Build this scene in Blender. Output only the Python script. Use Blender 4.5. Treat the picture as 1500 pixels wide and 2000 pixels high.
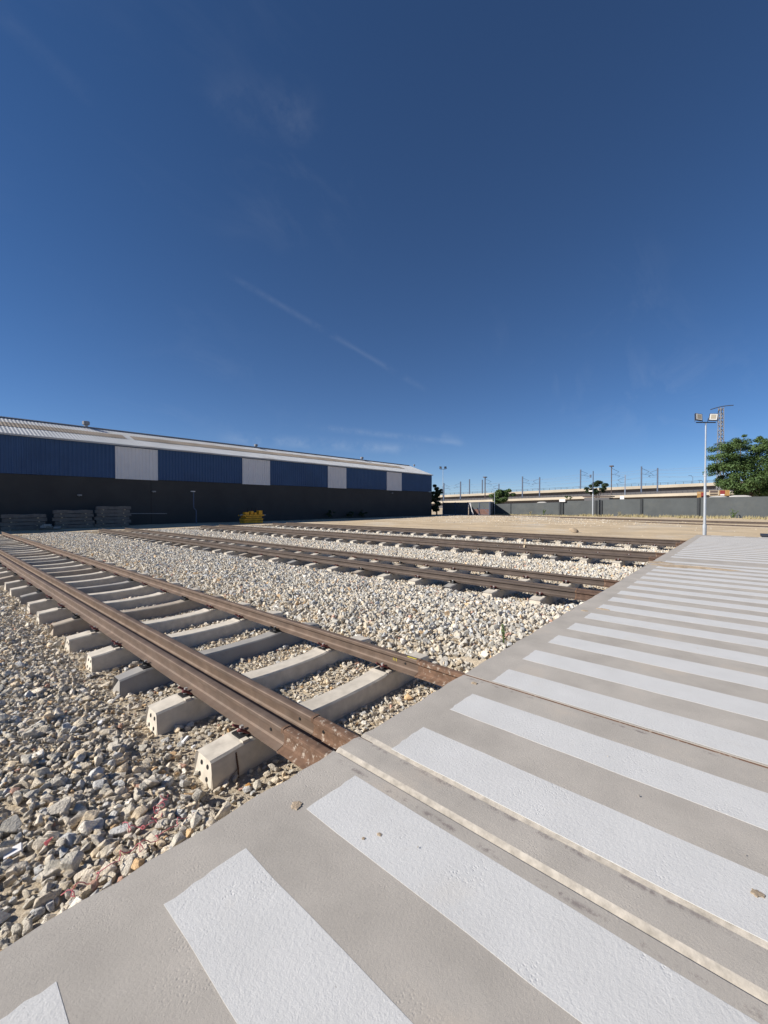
import bpy, bmesh, math, random
import numpy as np
from mathutils import Vector, Matrix, Euler, noise
R = math.radians
random.seed(7)
for o in list(bpy.data.objects): bpy.data.objects.remove(o)
S = bpy.context.scene
COL = S.collection

# ---------------------------------------------------------------- camera, sky, sun, exposure
# world axes: X runs along the crossing (square to the tracks), Y runs along the tracks, Z = 0 is the rail top
CAM_H, F_PX, PITCH, HEAD = 1.57, 803.3, 0.0156, 0.72165
cam = bpy.data.cameras.new('camera'); camo = bpy.data.objects.new('camera', cam); COL.objects.link(camo)
cam.sensor_fit = 'HORIZONTAL'; cam.sensor_width = 36; cam.lens = F_PX/1500*36
cam.clip_start = 0.02; cam.clip_end = 5000
camo.location = (0, 0, CAM_H); camo.rotation_euler = (math.pi/2 - PITCH, 0, HEAD - math.pi/2)
S.camera = camo
SUN_DIR = Vector((-1.3, 0.95, 1.0)).normalized()
SUN_EL = math.asin(SUN_DIR.z); SUN_AZ = math.atan2(SUN_DIR.x, SUN_DIR.y)
W = bpy.data.worlds.new('World'); S.world = W; W.use_nodes = True
wn, wl = W.node_tree.nodes, W.node_tree.links
bg = wn['Background']; bg.inputs['Strength'].default_value = 0.070
sky = wn.new('ShaderNodeTexSky'); sky.sky_type = 'NISHITA'; sky.sun_disc = False
sky.sun_elevation = SUN_EL; sky.sun_rotation = SUN_AZ
sky.air_density = 0.65; sky.dust_density = 0.0; sky.ozone_density = 7.0
def wisps():
    tc = wn.new('ShaderNodeTexCoord')
    def mp(rot, sc):
        m = wn.new('ShaderNodeMapping'); m.vector_type = 'POINT'
        m.inputs['Rotation'].default_value = rot; m.inputs['Scale'].default_value = sc
        wl.new(tc.outputs['Generated'], m.inputs['Vector']); return m
    m1 = mp((0.5, 0.25, 1.1), (1.2, 5.0, 4.0))
    n1 = wn.new('ShaderNodeTexNoise'); n1.inputs['Scale'].default_value = 2.2; n1.inputs['Detail'].default_value = 9; n1.inputs['Roughness'].default_value = .62
    n1.inputs['Distortion'].default_value = .6
    wl.new(m1.outputs[0], n1.inputs['Vector'])
    m2 = mp((0, 0, 0), (1, 1, 1.4))
    n2 = wn.new('ShaderNodeTexNoise'); n2.inputs['Scale'].default_value = 2.1; n2.inputs['Detail'].default_value = 3
    wl.new(m2.outputs[0], n2.inputs['Vector'])
    r1 = wn.new('ShaderNodeMapRange'); r1.inputs[1].default_value = .50; r1.inputs[2].default_value = .80
    wl.new(n1.outputs['Fac'], r1.inputs[0])
    r2 = wn.new('ShaderNodeMapRange'); r2.inputs[1].default_value = .48; r2.inputs[2].default_value = .70
    wl.new(n2.outputs['Fac'], r2.inputs[0])
    mu = wn.new('ShaderNodeMath'); mu.operation = 'MULTIPLY'
    wl.new(r1.outputs[0], mu.inputs[0]); wl.new(r2.outputs[0], mu.inputs[1])
    mv = wn.new('ShaderNodeMath'); mv.operation = 'MULTIPLY'; mv.inputs[1].default_value = .07
    wl.new(mu.outputs[0], mv.inputs[0])
    mix = wn.new('ShaderNodeMix'); mix.data_type = 'RGBA'
    # thin even cirrus veil: its optical path grows towards the horizon
    def mth(op, a, b=None):
        x = wn.new('ShaderNodeMath'); x.operation = op
        for i, q in enumerate((a, b)):
            if q is None: continue
            if isinstance(q, (int, float)): x.inputs[i].default_value = q
            else: wl.new(q, x.inputs[i])
        return x.outputs[0]
    sp = wn.new('ShaderNodeSeparateXYZ'); wl.new(tc.outputs['Generated'], sp.inputs[0])
    veil = mth('DIVIDE', .021, mth('ADD', mth('ABSOLUTE', sp.outputs['Z']), .05))
    # an old contrail and two faint patches of cirrus, placed by direction
    def dirn(px, py):
        x = (px-750)/F_PX; y = (py-987.5)/F_PX
        return Vector((math.cos(HEAD) + x*math.sin(HEAD), math.sin(HEAD) - x*math.cos(HEAD), -y)).normalized()
    def dot(v):
        d = wn.new('ShaderNodeVectorMath'); d.operation = 'DOT_PRODUCT'; wl.new(tc.outputs['Generated'], d.inputs[0]); d.inputs[1].default_value = v; return d.outputs['Value']
    def smooth(v, lo, hi):
        r = wn.new('ShaderNodeMapRange'); r.interpolation_type = 'SMOOTHSTEP'; wl.new(v, r.inputs[0]); r.inputs[1].default_value = lo; r.inputs[2].default_value = hi; return r.outputs[0]
    tot = mth('ADD', mv.outputs[0], veil)
    n3 = wn.new('ShaderNodeTexNoise'); n3.inputs['Scale'].default_value = 14; n3.inputs['Detail'].default_value = 7; n3.inputs['Roughness'].default_value = .65
    wl.new(tc.outputs['Generated'], n3.inputs['Vector'])
    for (a, b, wid, k) in (((440, 535), (840, 768), .011, .055), ((430, 856), (830, 880), .022, .16), ((600, 832), (915, 868), .012, .11), ((860, 850), (905, 866), .02, .07), ((560, 190), (590, 300), .05, .03), ((400, 200), (640, 240), .06, .03), ((0, 30), (200, 220), .02, .02)):
        A, B = dirn(*a), dirn(*b); nn = A.cross(B).normalized(); mid = (A+B).normalized(); half = A.dot(mid)
        across = smooth(mth('ADD', mth('ABSOLUTE', dot(nn)), mth('MULTIPLY', mth('SUBTRACT', n3.outputs['Fac'], .5), wid*1.6)), wid, 0)
        along = smooth(dot(mid), half - (1-half)*.15, half + (1-half)*.55)
        tot = mth('ADD', tot, mth('MULTIPLY', mth('MULTIPLY', across, along), mth('MULTIPLY', smooth(n3.outputs['Fac'], .35, .7), k)))
    wl.new(tot, mix.inputs['Factor']); hs = wn.new('ShaderNodeHueSaturation'); hs.inputs['Saturation'].default_value = 1.15; wl.new(sky.outputs[0], hs.inputs['Color']); wl.new(hs.outputs[0], mix.inputs['A'])
    mix.inputs['B'].default_value = (7.5, 8.2, 9.2, 1)
    wl.new(mix.outputs['Result'], bg.inputs['Color'])
wisps()
sl = bpy.data.lights.new('sun', 'SUN'); sl.energy = 5.0; sl.angle = R(.5); sl.color = (1, .945, .86)
slo = bpy.data.objects.new('sun', sl); COL.objects.link(slo); slo.location = (-30, 20, 40)
slo.rotation_euler = (-SUN_DIR).to_track_quat('-Z', 'Y').to_euler()
S.view_settings.view_transform = 'Standard'; S.view_settings.look = 'None'
S.view_settings.exposure = 0.42; S.view_settings.gamma = 1
S.render.engine = 'CYCLES'
S.render.resolution_x, S.render.resolution_y = 768, 1024

# ---------------------------------------------------------------- helpers
def ray(px, py):
    x = (px-750)/F_PX; y = (py-1000)/F_PX
    f = math.cos(PITCH) - y*math.sin(PITCH); z = -math.sin(PITCH) - y*math.cos(PITCH)
    ch, sh = math.cos(HEAD), math.sin(HEAD)
    return Vector((f*ch + x*sh, f*sh - x*ch, z))
EYE = Vector((0, 0, CAM_H))
def at_u(px, py, u): r = ray(px, py); return EYE + r*(u/r.x)
def at_v(px, py, v): r = ray(px, py); return EYE + r*(v/r.y)
def at_d(px, py, d): return EYE + ray(px, py)*d
def at_z(px, py, z): r = ray(px, py); return EYE + r*((z-CAM_H)/r.z)

class MB:
    def __init__(s): s.v = []; s.f = []
    def add(s, vs, fs):
        n = len(s.v); s.v += [tuple(p) for p in vs]; s.f += [tuple(i+n for i in f) for f in fs]; return s
    def box(s, c, d, rz=0, top=1.0, M=None):
        hx, hy, hz = d[0]/2, d[1]/2, d[2]/2
        pts = [Vector((x*(top if z > 0 else 1), y*(top if z > 0 else 1), z)) for z in (-hz, hz) for x, y in ((-hx, -hy), (hx, -hy), (hx, hy), (-hx, hy))]
        m = M if M is not None else Matrix.Rotation(rz, 3, 'Z')
        pts = [m @ p + Vector(c) for p in pts]
        return s.add(pts, [(3, 2, 1, 0), (4, 5, 6, 7), (0, 1, 5, 4), (1, 2, 6, 5), (2, 3, 7, 6), (3, 0, 4, 7)])
    def beam(s, a, b, w, h=None):
        a, b = Vector(a), Vector(b); h = h or w
        d = (b-a).normalized(); up = Vector((0, 0, 1)) if abs(d.z) < .95 else Vector((1, 0, 0))
        x = d.cross(up).normalized(); y = x.cross(d)
        pts = [p + x*sx*w/2 + y*sy*h/2 for p in (a, b) for sx, sy in ((-1, -1), (1, -1), (1, 1), (-1, 1))]
        return s.add(pts, [(3, 2, 1, 0), (4, 5, 6, 7), (0, 1, 5, 4), (1, 2, 6, 5), (2, 3, 7, 6), (3, 0, 4, 7)])
    def tube(s, pts, r, n=8, cap=True):
        pts = [Vector(p) for p in pts]; rs = r if isinstance(r, (list, tuple)) else [r]*len(pts)
        base = len(s.v); prev = None; vs = []; fs = []
        for i, p in enumerate(pts):
            d = (pts[min(i+1, len(pts)-1)] - pts[max(i-1, 0)]).normalized()
            if prev is None: x = d.orthogonal().normalized()
            else: x = (prev - d*prev.dot(d)).normalized()
            prev = x; y = d.cross(x)
            vs += [p + (x*math.cos(t) + y*math.sin(t))*rs[i] for t in [2*math.pi*k/n for k in range(n)]]
        for i in range(len(pts)-1):
            for k in range(n):
                fs.append((i*n+k, i*n+(k+1) % n, (i+1)*n+(k+1) % n, (i+1)*n+k))
        if cap: fs += [tuple(range(n-1, -1, -1)), tuple((len(pts)-1)*n+k for k in range(n))]
        return s.add(vs, fs)
    def mesh(s, name, smooth=False):
        me = bpy.data.meshes.new(name); me.from_pydata(s.v, [], s.f); me.update()
        if smooth: me.polygons.foreach_set('use_smooth', [True]*len(me.polygons))
        return me
    def build(s, name, mat, parent=None, smooth=False, loc=None):
        return obj(name, s.mesh(name, smooth), mat, parent, loc)
def obj(name, me, mat=None, parent=None, loc=None):
    o = bpy.data.objects.new(name, me); COL.objects.link(o)
    if mat is not None and me is not None and len(me.materials) == 0: me.materials.append(mat)
    if parent is not None: o.parent = parent
    if loc is not None: o.location = loc
    return o
def tag(o, label, cat, group=None):
    o['label'] = label; o['category'] = cat
    if group: o['group'] = group
    return o
def struct(o): o['kind'] = 'structure'; return o
def thing(name, loc, label, cat, group=None, rz=0):
    o = bpy.data.objects.new(name, None); COL.objects.link(o); o.location = loc; o.rotation_euler.z = rz
    o.empty_display_size = .1
    return tag(o, label, cat, group)
def clone(o, parent=None):
    c = o.copy(); COL.objects.link(c); c.parent = parent
    for ch in o.children: clone(ch, c)
    return c

# ---------------------------------------------------------------- materials
def mat(name, col, rough=.8, var=.15, scale=6, bump=.0, bscale=60, metal=0, col2=None, c2lo=.5, c2hi=.65, c2scale=3, rnd=0, spec=.3, detail=5, extra=None, space='pos', bdist=.01):
    m = bpy.data.materials.new(name); m.use_nodes = True
    n, l = m.node_tree.nodes, m.node_tree.links; b = n['Principled BSDF']
    b.inputs['Roughness'].default_value = rough; b.inputs['Metallic'].default_value = metal
    b.inputs['Specular IOR Level'].default_value = spec
    if space == 'pos': vec = n.new('ShaderNodeNewGeometry').outputs['Position']
    else: vec = n.new('ShaderNodeTexCoord').outputs['Object']
    def nz(sc, det=detail, rg=.6):
        t = n.new('ShaderNodeTexNoise'); t.inputs['Scale'].default_value = sc; t.inputs['Detail'].default_value = det; t.inputs['Roughness'].default_value = rg
        l.new(vec, t.inputs['Vector']); return t.outputs['Fac']
    def ramp(fac, lo, hi, a=0., c=1.):
        r = n.new('ShaderNodeMapRange'); r.inputs[1].default_value = lo; r.inputs[2].default_value = hi; r.inputs[3].default_value = a; r.inputs[4].default_value = c
        l.new(fac, r.inputs[0]); return r.outputs[0]
    def mixc(fac, a, c, mode='MIX'):
        x = n.new('ShaderNodeMix'); x.data_type = 'RGBA'; x.blend_type = mode
        if isinstance(fac, float): x.inputs['Factor'].default_value = fac
        else: l.new(fac, x.inputs['Factor'])
        for k, s in (('A', a), ('B', c)):
            if isinstance(s, tuple): x.inputs[k].default_value = (*s, 1)
            else: l.new(s, x.inputs[k])
        return x.outputs['Result']
    def hsv(c, val):
        h = n.new('ShaderNodeHueSaturation'); l.new(val, h.inputs['Value'])
        if isinstance(c, tuple): h.inputs['Color'].default_value = (*c, 1)
        else: l.new(c, h.inputs['Color'])
        return h.outputs[0]
    c = tuple(col)
    if col2 is not None: c = mixc(ramp(nz(c2scale), c2lo, c2hi), c, tuple(col2))
    if var: c = hsv(c, ramp(nz(scale), .3, .7, 1-var, 1+var))
    ctx = dict(n=n, l=l, b=b, vec=vec, nz=nz, ramp=ramp, mixc=mixc, hsv=hsv)
    if extra: c = extra(c, ctx)
    if rnd:
        oi = n.new('ShaderNodeObjectInfo'); c = hsv(c, ramp(oi.outputs['Random'], 0, 1, 1-rnd, 1+rnd))
    if isinstance(c, tuple): b.inputs['Base Color'].default_value = (*c, 1)
    else: l.new(c, b.inputs['Base Color'])
    if bump:
        bp = n.new('ShaderNodeBump'); bp.inputs['Strength'].default_value = bump; bp.inputs['Distance'].default_value = bdist
        h = ctx.get('height') or nz(bscale, 6, .65)
        l.new(h, bp.inputs['Height']); l.new(bp.outputs[0], b.inputs['Normal'])
    return m

def concrete_marks(c, k):
    n, l, nz, ramp, mixc = k['n'], k['l'], k['nz'], k['ramp'], k['mixc']
    # pits: small voronoi holes gathered in patches, plus sand stains and dark rust streaks beside the buried rails
    vo = n.new('ShaderNodeTexVoronoi'); vo.inputs['Scale'].default_value = 75; l.new(k['vec'], vo.inputs['Vector'])
    hole = ramp(vo.outputs['Distance'], .05, .42, .9, 0.)
    patch = ramp(nz(2.3, 3), .52, .66)
    hp = n.new('ShaderNodeMath'); hp.operation = 'MULTIPLY'; l.new(hole, hp.inputs[0]); l.new(patch, hp.inputs[1])
    fa, fb = nz(330, 5, .75), nz(85, 4, .6)
    fm = n.new('ShaderNodeMath'); fm.operation = 'ADD'; l.new(fa, fm.inputs[0]); l.new(fb, fm.inputs[1]); fine = fm.outputs[0]
    hh = n.new('ShaderNodeMath'); hh.operation = 'SUBTRACT'; l.new(fine, hh.inputs[0]); l.new(hp.outputs[0], hh.inputs[1])
    k['height'] = hh.outputs[0]
    c = mixc(ramp(nz(1.1, 6), .56, .74, 0., .42), c, (.46, .36, .26))
    c = mixc(ramp(nz(260, 2), .62, .75, 0., .5), c, (.22, .20, .19))
    sp = n.new('ShaderNodeSeparateXYZ'); l.new(k['vec'], sp.inputs[0])
    tot = None
    for u in (1.70, 1.955, 3.30):
        d = n.new('ShaderNodeMath'); d.operation = 'SUBTRACT'; l.new(sp.outputs['X'], d.inputs[0]); d.inputs[1].default_value = u
        a = n.new('ShaderNodeMath'); a.operation = 'ABSOLUTE'; l.new(d.outputs[0], a.inputs[0])
        r = ramp(a.outputs[0], .004, .022, 1., 0.)
        if tot is None: tot = r
        else:
            m_ = n.new('ShaderNodeMath'); m_.operation = 'MAXIMUM'; l.new(tot, m_.inputs[0]); l.new(r, m_.inputs[1]); tot = m_.outputs[0]
    g = ramp(nz(9, 6, .75), .50, .60)
    mm = n.new('ShaderNodeMath'); mm.operation = 'MULTIPLY'; l.new(tot, mm.inputs[0]); l.new(g, mm.inputs[1])
    g2 = n.new('ShaderNodeMath'); g2.operation = 'MULTIPLY'; l.new(mm.outputs[0], g2.inputs[0]); g2.inputs[1].default_value = .6
    return mixc(g2.outputs[0], c, (.14, .11, .11))
def paint_wear(c, k):
    nz, ramp, mixc, n, l = k['nz'], k['ramp'], k['mixc'], k['n'], k['l']
    fa, fb = nz(190, 5, .7), nz(60, 3, .5)
    vo = n.new('ShaderNodeTexVoronoi'); vo.inputs['Scale'].default_value = 70; l.new(k['vec'], vo.inputs['Vector'])
    pit = n.new('ShaderNodeMath'); pit.operation = 'MULTIPLY'; l.new(ramp(vo.outputs['Distance'], .05, .42, .9, 0.), pit.inputs[0]); l.new(ramp(nz(3.1, 3), .54, .64), pit.inputs[1])
    ad = n.new('ShaderNodeMath'); ad.operation = 'ADD'; l.new(fa, ad.inputs[0]); l.new(fb, ad.inputs[1])
    su = n.new('ShaderNodeMath'); su.operation = 'SUBTRACT'; l.new(ad.outputs[0], su.inputs[0]); l.new(pit.outputs[0], su.inputs[1])
    k['height'] = su.outputs[0]
    c = mixc(ramp(nz(.9, 5), .5, .8, 0., .16), c, (.40, .37, .33))
    c = mixc(ramp(nz(48, 4, .6), .69, .74, 0., .8), c, (.36, .33, .30))
    return mixc(ramp(nz(1.6, 5), .60, .78, 0., .30), c, (.55, .48, .38))
def rust_streak(c, k):
    return k['mixc'](k['ramp'](k['nz'](22, 6, .7), .56, .66, 0., .75), c, (.55, .48, .40))
def stone_tint(c, k):
    oi = k['n'].new('ShaderNodeObjectInfo')
    cr = k['n'].new('ShaderNodeValToRGB'); k['l'].new(oi.outputs['Random'], cr.inputs[0])
    e = cr.color_ramp; e.interpolation = 'CONSTANT'
    cols = [(0, (.54, .47, .37)), (.2, (.48, .44, .37)), (.40, (.60, .53, .43)), (.58, (.44, .40, .34)), (.70, (.56, .46, .33)), (.83, (.42, .41, .39)), (.92, (.64, .59, .51)), (.965, (.50, .34, .19)), (.985, (.44, .27, .20))]
    while len(e.elements) < len(cols): e.elements.new(.99)
    for el, (p, cc) in zip(e.elements, cols): el.position = p; el.color = (*cc, 1)
    return k['mixc'](1.0, cr.outputs[0], c, 'MULTIPLY')
def ruts(c, k):
    n, l = k['n'], k['l']
    m = n.new('ShaderNodeMapping'); m.inputs['Rotation'].default_value = (0, 0, R(14)); m.inputs['Scale'].default_value = (.9, .055, 1); l.new(k['vec'], m.inputs['Vector'])
    t = n.new('ShaderNodeTexNoise'); t.inputs['Scale'].default_value = 1.6; t.inputs['Detail'].default_value = 6; l.new(m.outputs[0], t.inputs['Vector'])
    c = k['mixc'](k['ramp'](t.outputs['Fac'], .50, .62, 0., .45), c, (.36, .27, .17))
    return k['mixc'](k['ramp'](k['nz'](.22, 6, .65), .56, .66, 0., .5), c, (.60, .55, .47))
M = {}
M['concrete'] = mat('crossing_concrete', (.415, .380, .336), .9, .13, 2.2, bump=.5, extra=concrete_marks, bdist=.004)
M['chamfer'] = mat('sandy_mortar', (.43, .39, .335), .9, .25, 22, bump=.4, bscale=70, bdist=.006)
M['paint'] = mat('white_paint', (.585, .578, .562), .75, .04, 4, bump=.5, extra=paint_wear, bdist=.004)
M['stone'] = mat('limestone', (1.50, 1.50, 1.49), .95, .24, 6, bump=.8, bscale=11, extra=stone_tint, rnd=.14, space='obj', bdist=.030)
M['stone_pale'] = mat('pale_limestone', (1.20, 1.24, 1.29), .95, .16, 6, bump=.7, bscale=11, extra=stone_tint, rnd=.13, space='obj', bdist=.024)
M['bed'] = mat('ballast_fines', (.50, .42, .31), .95, .3, 28, bump=.9, bscale=38, col2=(.44, .38, .30), bdist=.03)
M['dirt'] = mat('sandy_dirt', (.56, .44, .29), .95, .18, .35, bump=.9, bscale=2.2, col2=(.56, .49, .39), c2lo=.54, c2hi=.70, c2scale=.12, bdist=.05, extra=ruts)
M['sand'] = mat('loose_sand', (.36, .285, .205), .95, .2, 12, bump=.6, bscale=60)
M['sleeper'] = mat('sleeper_concrete', (.58, .525, .44), .85, .14, 9, bump=.35, bscale=80, col2=(.42, .37, .31), c2lo=.56, c2hi=.78, rnd=.06, bdist=.004)
M['sleeper_grey'] = mat('grey_sleeper_concrete', (.36, .34, .31), .85, .18, 6, bump=.35, bscale=80, col2=(.26, .25, .24), c2lo=.5, c2hi=.7, rnd=.05, bdist=.004)
M['sleeper_brown'] = mat('brown_sleeper_concrete', (.41, .35, .28), .85, .15, 6, bump=.35, bscale=80, rnd=.05, bdist=.004)
M['rail'] = mat('brown_rail_steel', (.150, .106, .080), .65, .22, 5, bump=.2, bscale=60, metal=.25, col2=(.165, .122, .095), c2lo=.45, c2hi=.7, c2scale=9, bdist=.003)
M['rail_far'] = mat('dark_rail_steel', (.100, .077, .064), .65, .22, 3, bump=.2, bscale=50, metal=.25, bdist=.003)
M['rust'] = mat('orange_rust', (.155, .092, .060), .85, .3, 16, bump=.5, bscale=60, extra=rust_streak, bdist=.004)
M['spring'] = mat('oxide_red_spring', (.15, .045, .045), .5, .25, 60, metal=.2, space='obj')
M['spring_dark'] = mat('black_spring', (.022, .024, .024), .45, .25, 60, metal=.2, space='obj')
M['zinc'] = mat('zinc_screw', (.62, .62, .60), .35, .15, 60, metal=.6, space='obj')
M['plate'] = mat('black_guide_plate', (.02, .02, .022), .6, .2, 30, space='obj')
M['plug'] = mat('black_plug', (.015, .015, .016), .7, 0)
M['blue'] = mat('blue_cladding', (.038, .085, .19), .5, .07, .6, space='pos', col2=(.034, .075, .168), c2scale=.25)
M['white_clad'] = mat('white_cladding', (.70, .69, .70), .6, .05, .7)
M['roof'] = mat('pale_roof_sheet', (.46, .47, .48), .75, .10, .5, col2=(.40, .39, .38), c2scale=.3)
M['skylight'] = mat('tan_roof_light', (.25, .21, .17), .8, .2, .5)
M['dark_wall'] = mat('charcoal_wall', (.055, .053, .051), .85, .15, .35, bump=.2, bscale=14)
M['wall'] = mat('grey_wall_panel', (.088, .098, .102), .85, .12, .6, bump=.2, bscale=10, col2=(.10, .108, .108), c2scale=.5)
M['wall_post'] = mat('dark_wall_post', (.045, .05, .055), .8, .1)
M['galv'] = mat('galvanised_steel', (.50, .53, .56), .45, .08, 3, metal=.5)
M['tower'] = mat('weathered_tower_steel', (.20, .20, .21), .6, .1, 1)
M['mast'] = mat('blue_grey_mast', (.09, .115, .17), .6, .1, 1)
M['mast_brown'] = mat('brown_steel_mast', (.10, .075, .07), .7, .1, 1)
M['wire'] = mat('grey_wire', (.20, .24, .31), .6, 0)
M['deck'] = mat('cream_deck_fascia', (.50, .44, .35), .85, .12, .15)
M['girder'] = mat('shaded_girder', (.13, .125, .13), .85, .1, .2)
M['railing'] = mat('dark_railing', (.06, .065, .075), .7, 0)
M['lamp_frame'] = mat('dark_lamp_housing', (.03, .035, .05), .5, 0)
M['lens'] = mat('floodlight_lens', (.60, .59, .56), .3, .08, 30)
M['leds'] = mat('floodlight_leds', (.36, .32, .25), .4, .15, 60)
M['leaf'] = mat('tree_leaf', (.060, .105, .030), .6, .35, 1.5, rnd=0, col2=(.085, .13, .035), c2scale=.9)
M['leaf_dark'] = mat('dark_leaf', (.030, .05, .022), .7, .35, 1.5)
M['bark'] = mat('bark', (.10, .08, .06), .9, .2, 6)
M['yellow'] = mat('worn_yellow_paint', (.78, .38, .03), .6, .25, 3)
M['steel_grey'] = mat('grey_machine_steel', (.27, .27, .28), .5, .15, 4, metal=.3)
M['black'] = mat('black_rubber', (.02, .02, .022), .7, .1)
M['red'] = mat('red_sign_panel', (.22, .03, .028), .6, .15, 5)
M['orange'] = mat('orange_sign_panel', (.34, .19, .06), .6, .2, 5)
M['sign_white'] = mat('white_sign_panel', (.75, .73, .72), .6, .05, 4)
M['awning'] = mat('off_white_cover', (.45, .43, .40), .7, .12, 1)
M['shade_sleeper'] = mat('shade_toned_sleeper', (.17, .15, .13), .9, .2, 3)  # stacked sleeper concrete, base colour darkened to carry the warehouse shade
M['wood'] = mat('bleached_wood', (.50, .40, .27), .85, .2, 20)
M['twine'] = mat('pink_twine', (.52, .15, .17), .8, .25, 60)
M['brick'] = mat('red_brick', (.50, .12, .12), .85, .2, 40, bump=.4, bscale=70)
M['shard'] = mat('white_shard', (.74, .73, .72), .6, .05, 40)
M['rebar'] = mat('rusty_rebar', (.10, .055, .035), .8, .3, 60)
M['weed'] = mat('weed_leaf', (.10, .15, .045), .65, .3, 30)
M['dry'] = mat('dry_grass', (.36, .31, .17), .85, .25, 3)
M['yellow_mark'] = mat('yellow_chalk', (.60, .50, .08), .8, .3, 60)

# ---------------------------------------------------------------- terrain
TR = [1.31, 7.66, 14.36, 20.79]              # left sleeper ends of the four tracks
V_END = 33.6
def zbed(u, v):
    P = [(-8, -.26), (.0, -.20), (.45, -.20), (.95, -.30), (1.25, -.385), (1.5, -.39), (3.85, -.37), (4.1, -.28), (4.55, -.185), (5.6, -.15), (6.6, -.17), (7.2, -.25), (7.6, -.31), (7.9, -.37), (10.1, -.34), (10.4, -.24), (11., -.20), (13.2, -.25), (13.9, -.33), (14.3, -.375), (17.1, -.34), (17.4, -.26), (18.2, -.22), (19.8, -.27), (20.6, -.37), (23.5, -.33), (23.8, -.25), (24.4, -.23), (25.2, -.40), (26, -.6)]
    z = np.interp(u, [p[0] for p in P], [p[1] for p in P])
    # beside the slab the ballast is heaped a little higher outside the tracks
    w = math.exp(-((v-1.97)/.5)**2)
    if u < 1.1: z = z*(1-w) + (-.13)*w
    elif 4.2 < u < 7.4: z = z*(1-w*.7) + (-.08)*w*.7
    if v > V_END-1.2: z -= (v-V_END+1.2)*.12
    return z + .018*noise.noise(Vector((u*1.3, v*1.3, 0))) + .010*noise.noise(Vector((u*4, v*4, 3)))
def zground(u, v):
    z = -.26 + .05*noise.noise(Vector((u*.09, v*.09, 1))) + .03*noise.noise(Vector((u*.35, v*.35, 5)))
    z += .45*math.exp(-((u-50)/7)**2 - ((v-23)/9)**2) + .22*math.exp(-((u-57)/9)**2 - ((v-32)/5)**2)
    z += .05*math.sin(u*.9+2*noise.noise(Vector((u*.05, v*.05, 9))))*max(0, noise.noise(Vector((u*.06, v*.03, 4))))
    if u < 25.2 and v < V_END+.2 and u > -8: z = -.75
    if u < 28.6 and v < 2.2: z = -.75
    elif u < 31 and v < 3: z = min(z, -.24)
    return z
def grid(us, vs, zf):
    b = MB(); b.v = [(u, v, zf(u, v)) for v in vs for u in us]; n = len(us)
    b.f = [(j*n+i, j*n+i+1, (j+1)*n+i+1, (j+1)*n+i) for j in range(len(vs)-1) for i in range(n-1)]
    return b
us = [-900, -300, -100, -50, -25, -12] + [-8+.8*i for i in range(122)] + [95, 110, 140, 200, 400, 900, 1800]
vs = [-900, -300, -100, -50, -30] + [-20+.8*i for i in range(84)] + [52, 60, 80, 120, 200, 400, 900, 1800]
us = sorted(us + [25.3, 28.7]); vs = sorted(vs + [2.25, V_END+.3])
struct(grid(us, vs, zground).build('ground', M['dirt'], smooth=True))
def fine(a, b, s): return list(np.arange(a, b, s)) + [b]
bed = struct(grid(fine(-8, 5, .07) + fine(5.12, 26, .16)[0:], [1.6] + fine(1.85, 8, .08) + fine(8.2, V_END+1, .25), zbed).build('ballast_bed', M['bed'], smooth=True))

# ---------------------------------------------------------------- crossing slab with flangeway grooves
RA, RB, RC = 1.72, 1.953, 3.37
def slab():
    rnd = random.Random(3)
    prof = [(-8, 0)] + [(u, 0) for u in np.arange(-7.5, 1.70, .12)]
    seg = []
    prof += [(1.748, 0), (1.752, -.045), (1.762, -.024), (1.800, -.002), (1.86, 0), (1.93, 0), (1.968, 0), (1.974, -.014), (2.020, 0)]
    cham = {(1.762, 1.808), (1.974, 2.026)}
    prof += [(u, 0) for u in np.arange(2.10, 3.30, .12)] + [(3.338, 0), (3.341, -.05), (3.365, -.05), (3.368, 0)]
    prof += [(u, 0) for u in np.arange(3.5, 10.1, .12)] + [(10.128, 0), (10.131, -.04), (10.147, -.04), (10.15, 0)]
    prof += [(u, 0) for u in np.arange(10.3, 27.7, .16)] + [(27.72, 0)]
    b = MB(); n = len(prof)
    rows = []
    ej = [0]*n
    for i in range(n):
        ej[i] = 1.972 + .007*noise.noise(Vector((prof[i][0]*3.1, 0, 0))) + rnd.uniform(-.009, .009) + .016*noise.noise(Vector((prof[i][0]*.5, 4, 0)))
    # top rows from far right to the left edge, then down the side
    def wob(u, v):
        if 1.80 < u < 1.87 or 2.0 < u < 2.05: return u + .010*noise.noise(Vector((u*3, v*5, 0))) + .006*noise.noise(Vector((u*3, v*17, 2)))
        if 1.96 < u < 1.98: return u + .004*noise.noise(Vector((u*3, v*9, 7)))
        return u
    for v in [-16, -6] + list(np.arange(-3, 1.9, .09)): rows.append([(wob(u, v), v, z) for u, z in prof])
    rows.append([(u, e-.012, z) for (u, z), e in zip(prof, ej)])
    rows.append([(u, e, min(z, -.0)-.012) for (u, z), e in zip(prof, ej)])
    rows.append([(u, e+.02, -.6) for (u, z), e in zip(prof, ej)])
    for r in rows: b.v += r
    for j in range(len(rows)-1):
        for i in range(n-1): b.f.append((j*n+i, j*n+i+1, (j+1)*n+i+1, (j+1)*n+i))
    # far end face
    i = n-1
    last = [j*n+i for j in range(len(rows))]
    k = len(b.v); b.v += [(27.74, -16, -.6), (27.74, 1.99, -.6)]
    b.f.append(tuple([k] + last[:-1] + [k+1]))
    me = b.mesh('crossing_slab'); me.materials.append(M['concrete']); me.materials.append(M['chamfer'])
    for p in me.polygons:
        ce = p.center
        if p.normal.z > .3 and p.normal.x < -.15: p.material_index = 1
    o = obj('crossing_slab', me); return struct(o)
SLAB = slab()
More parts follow.
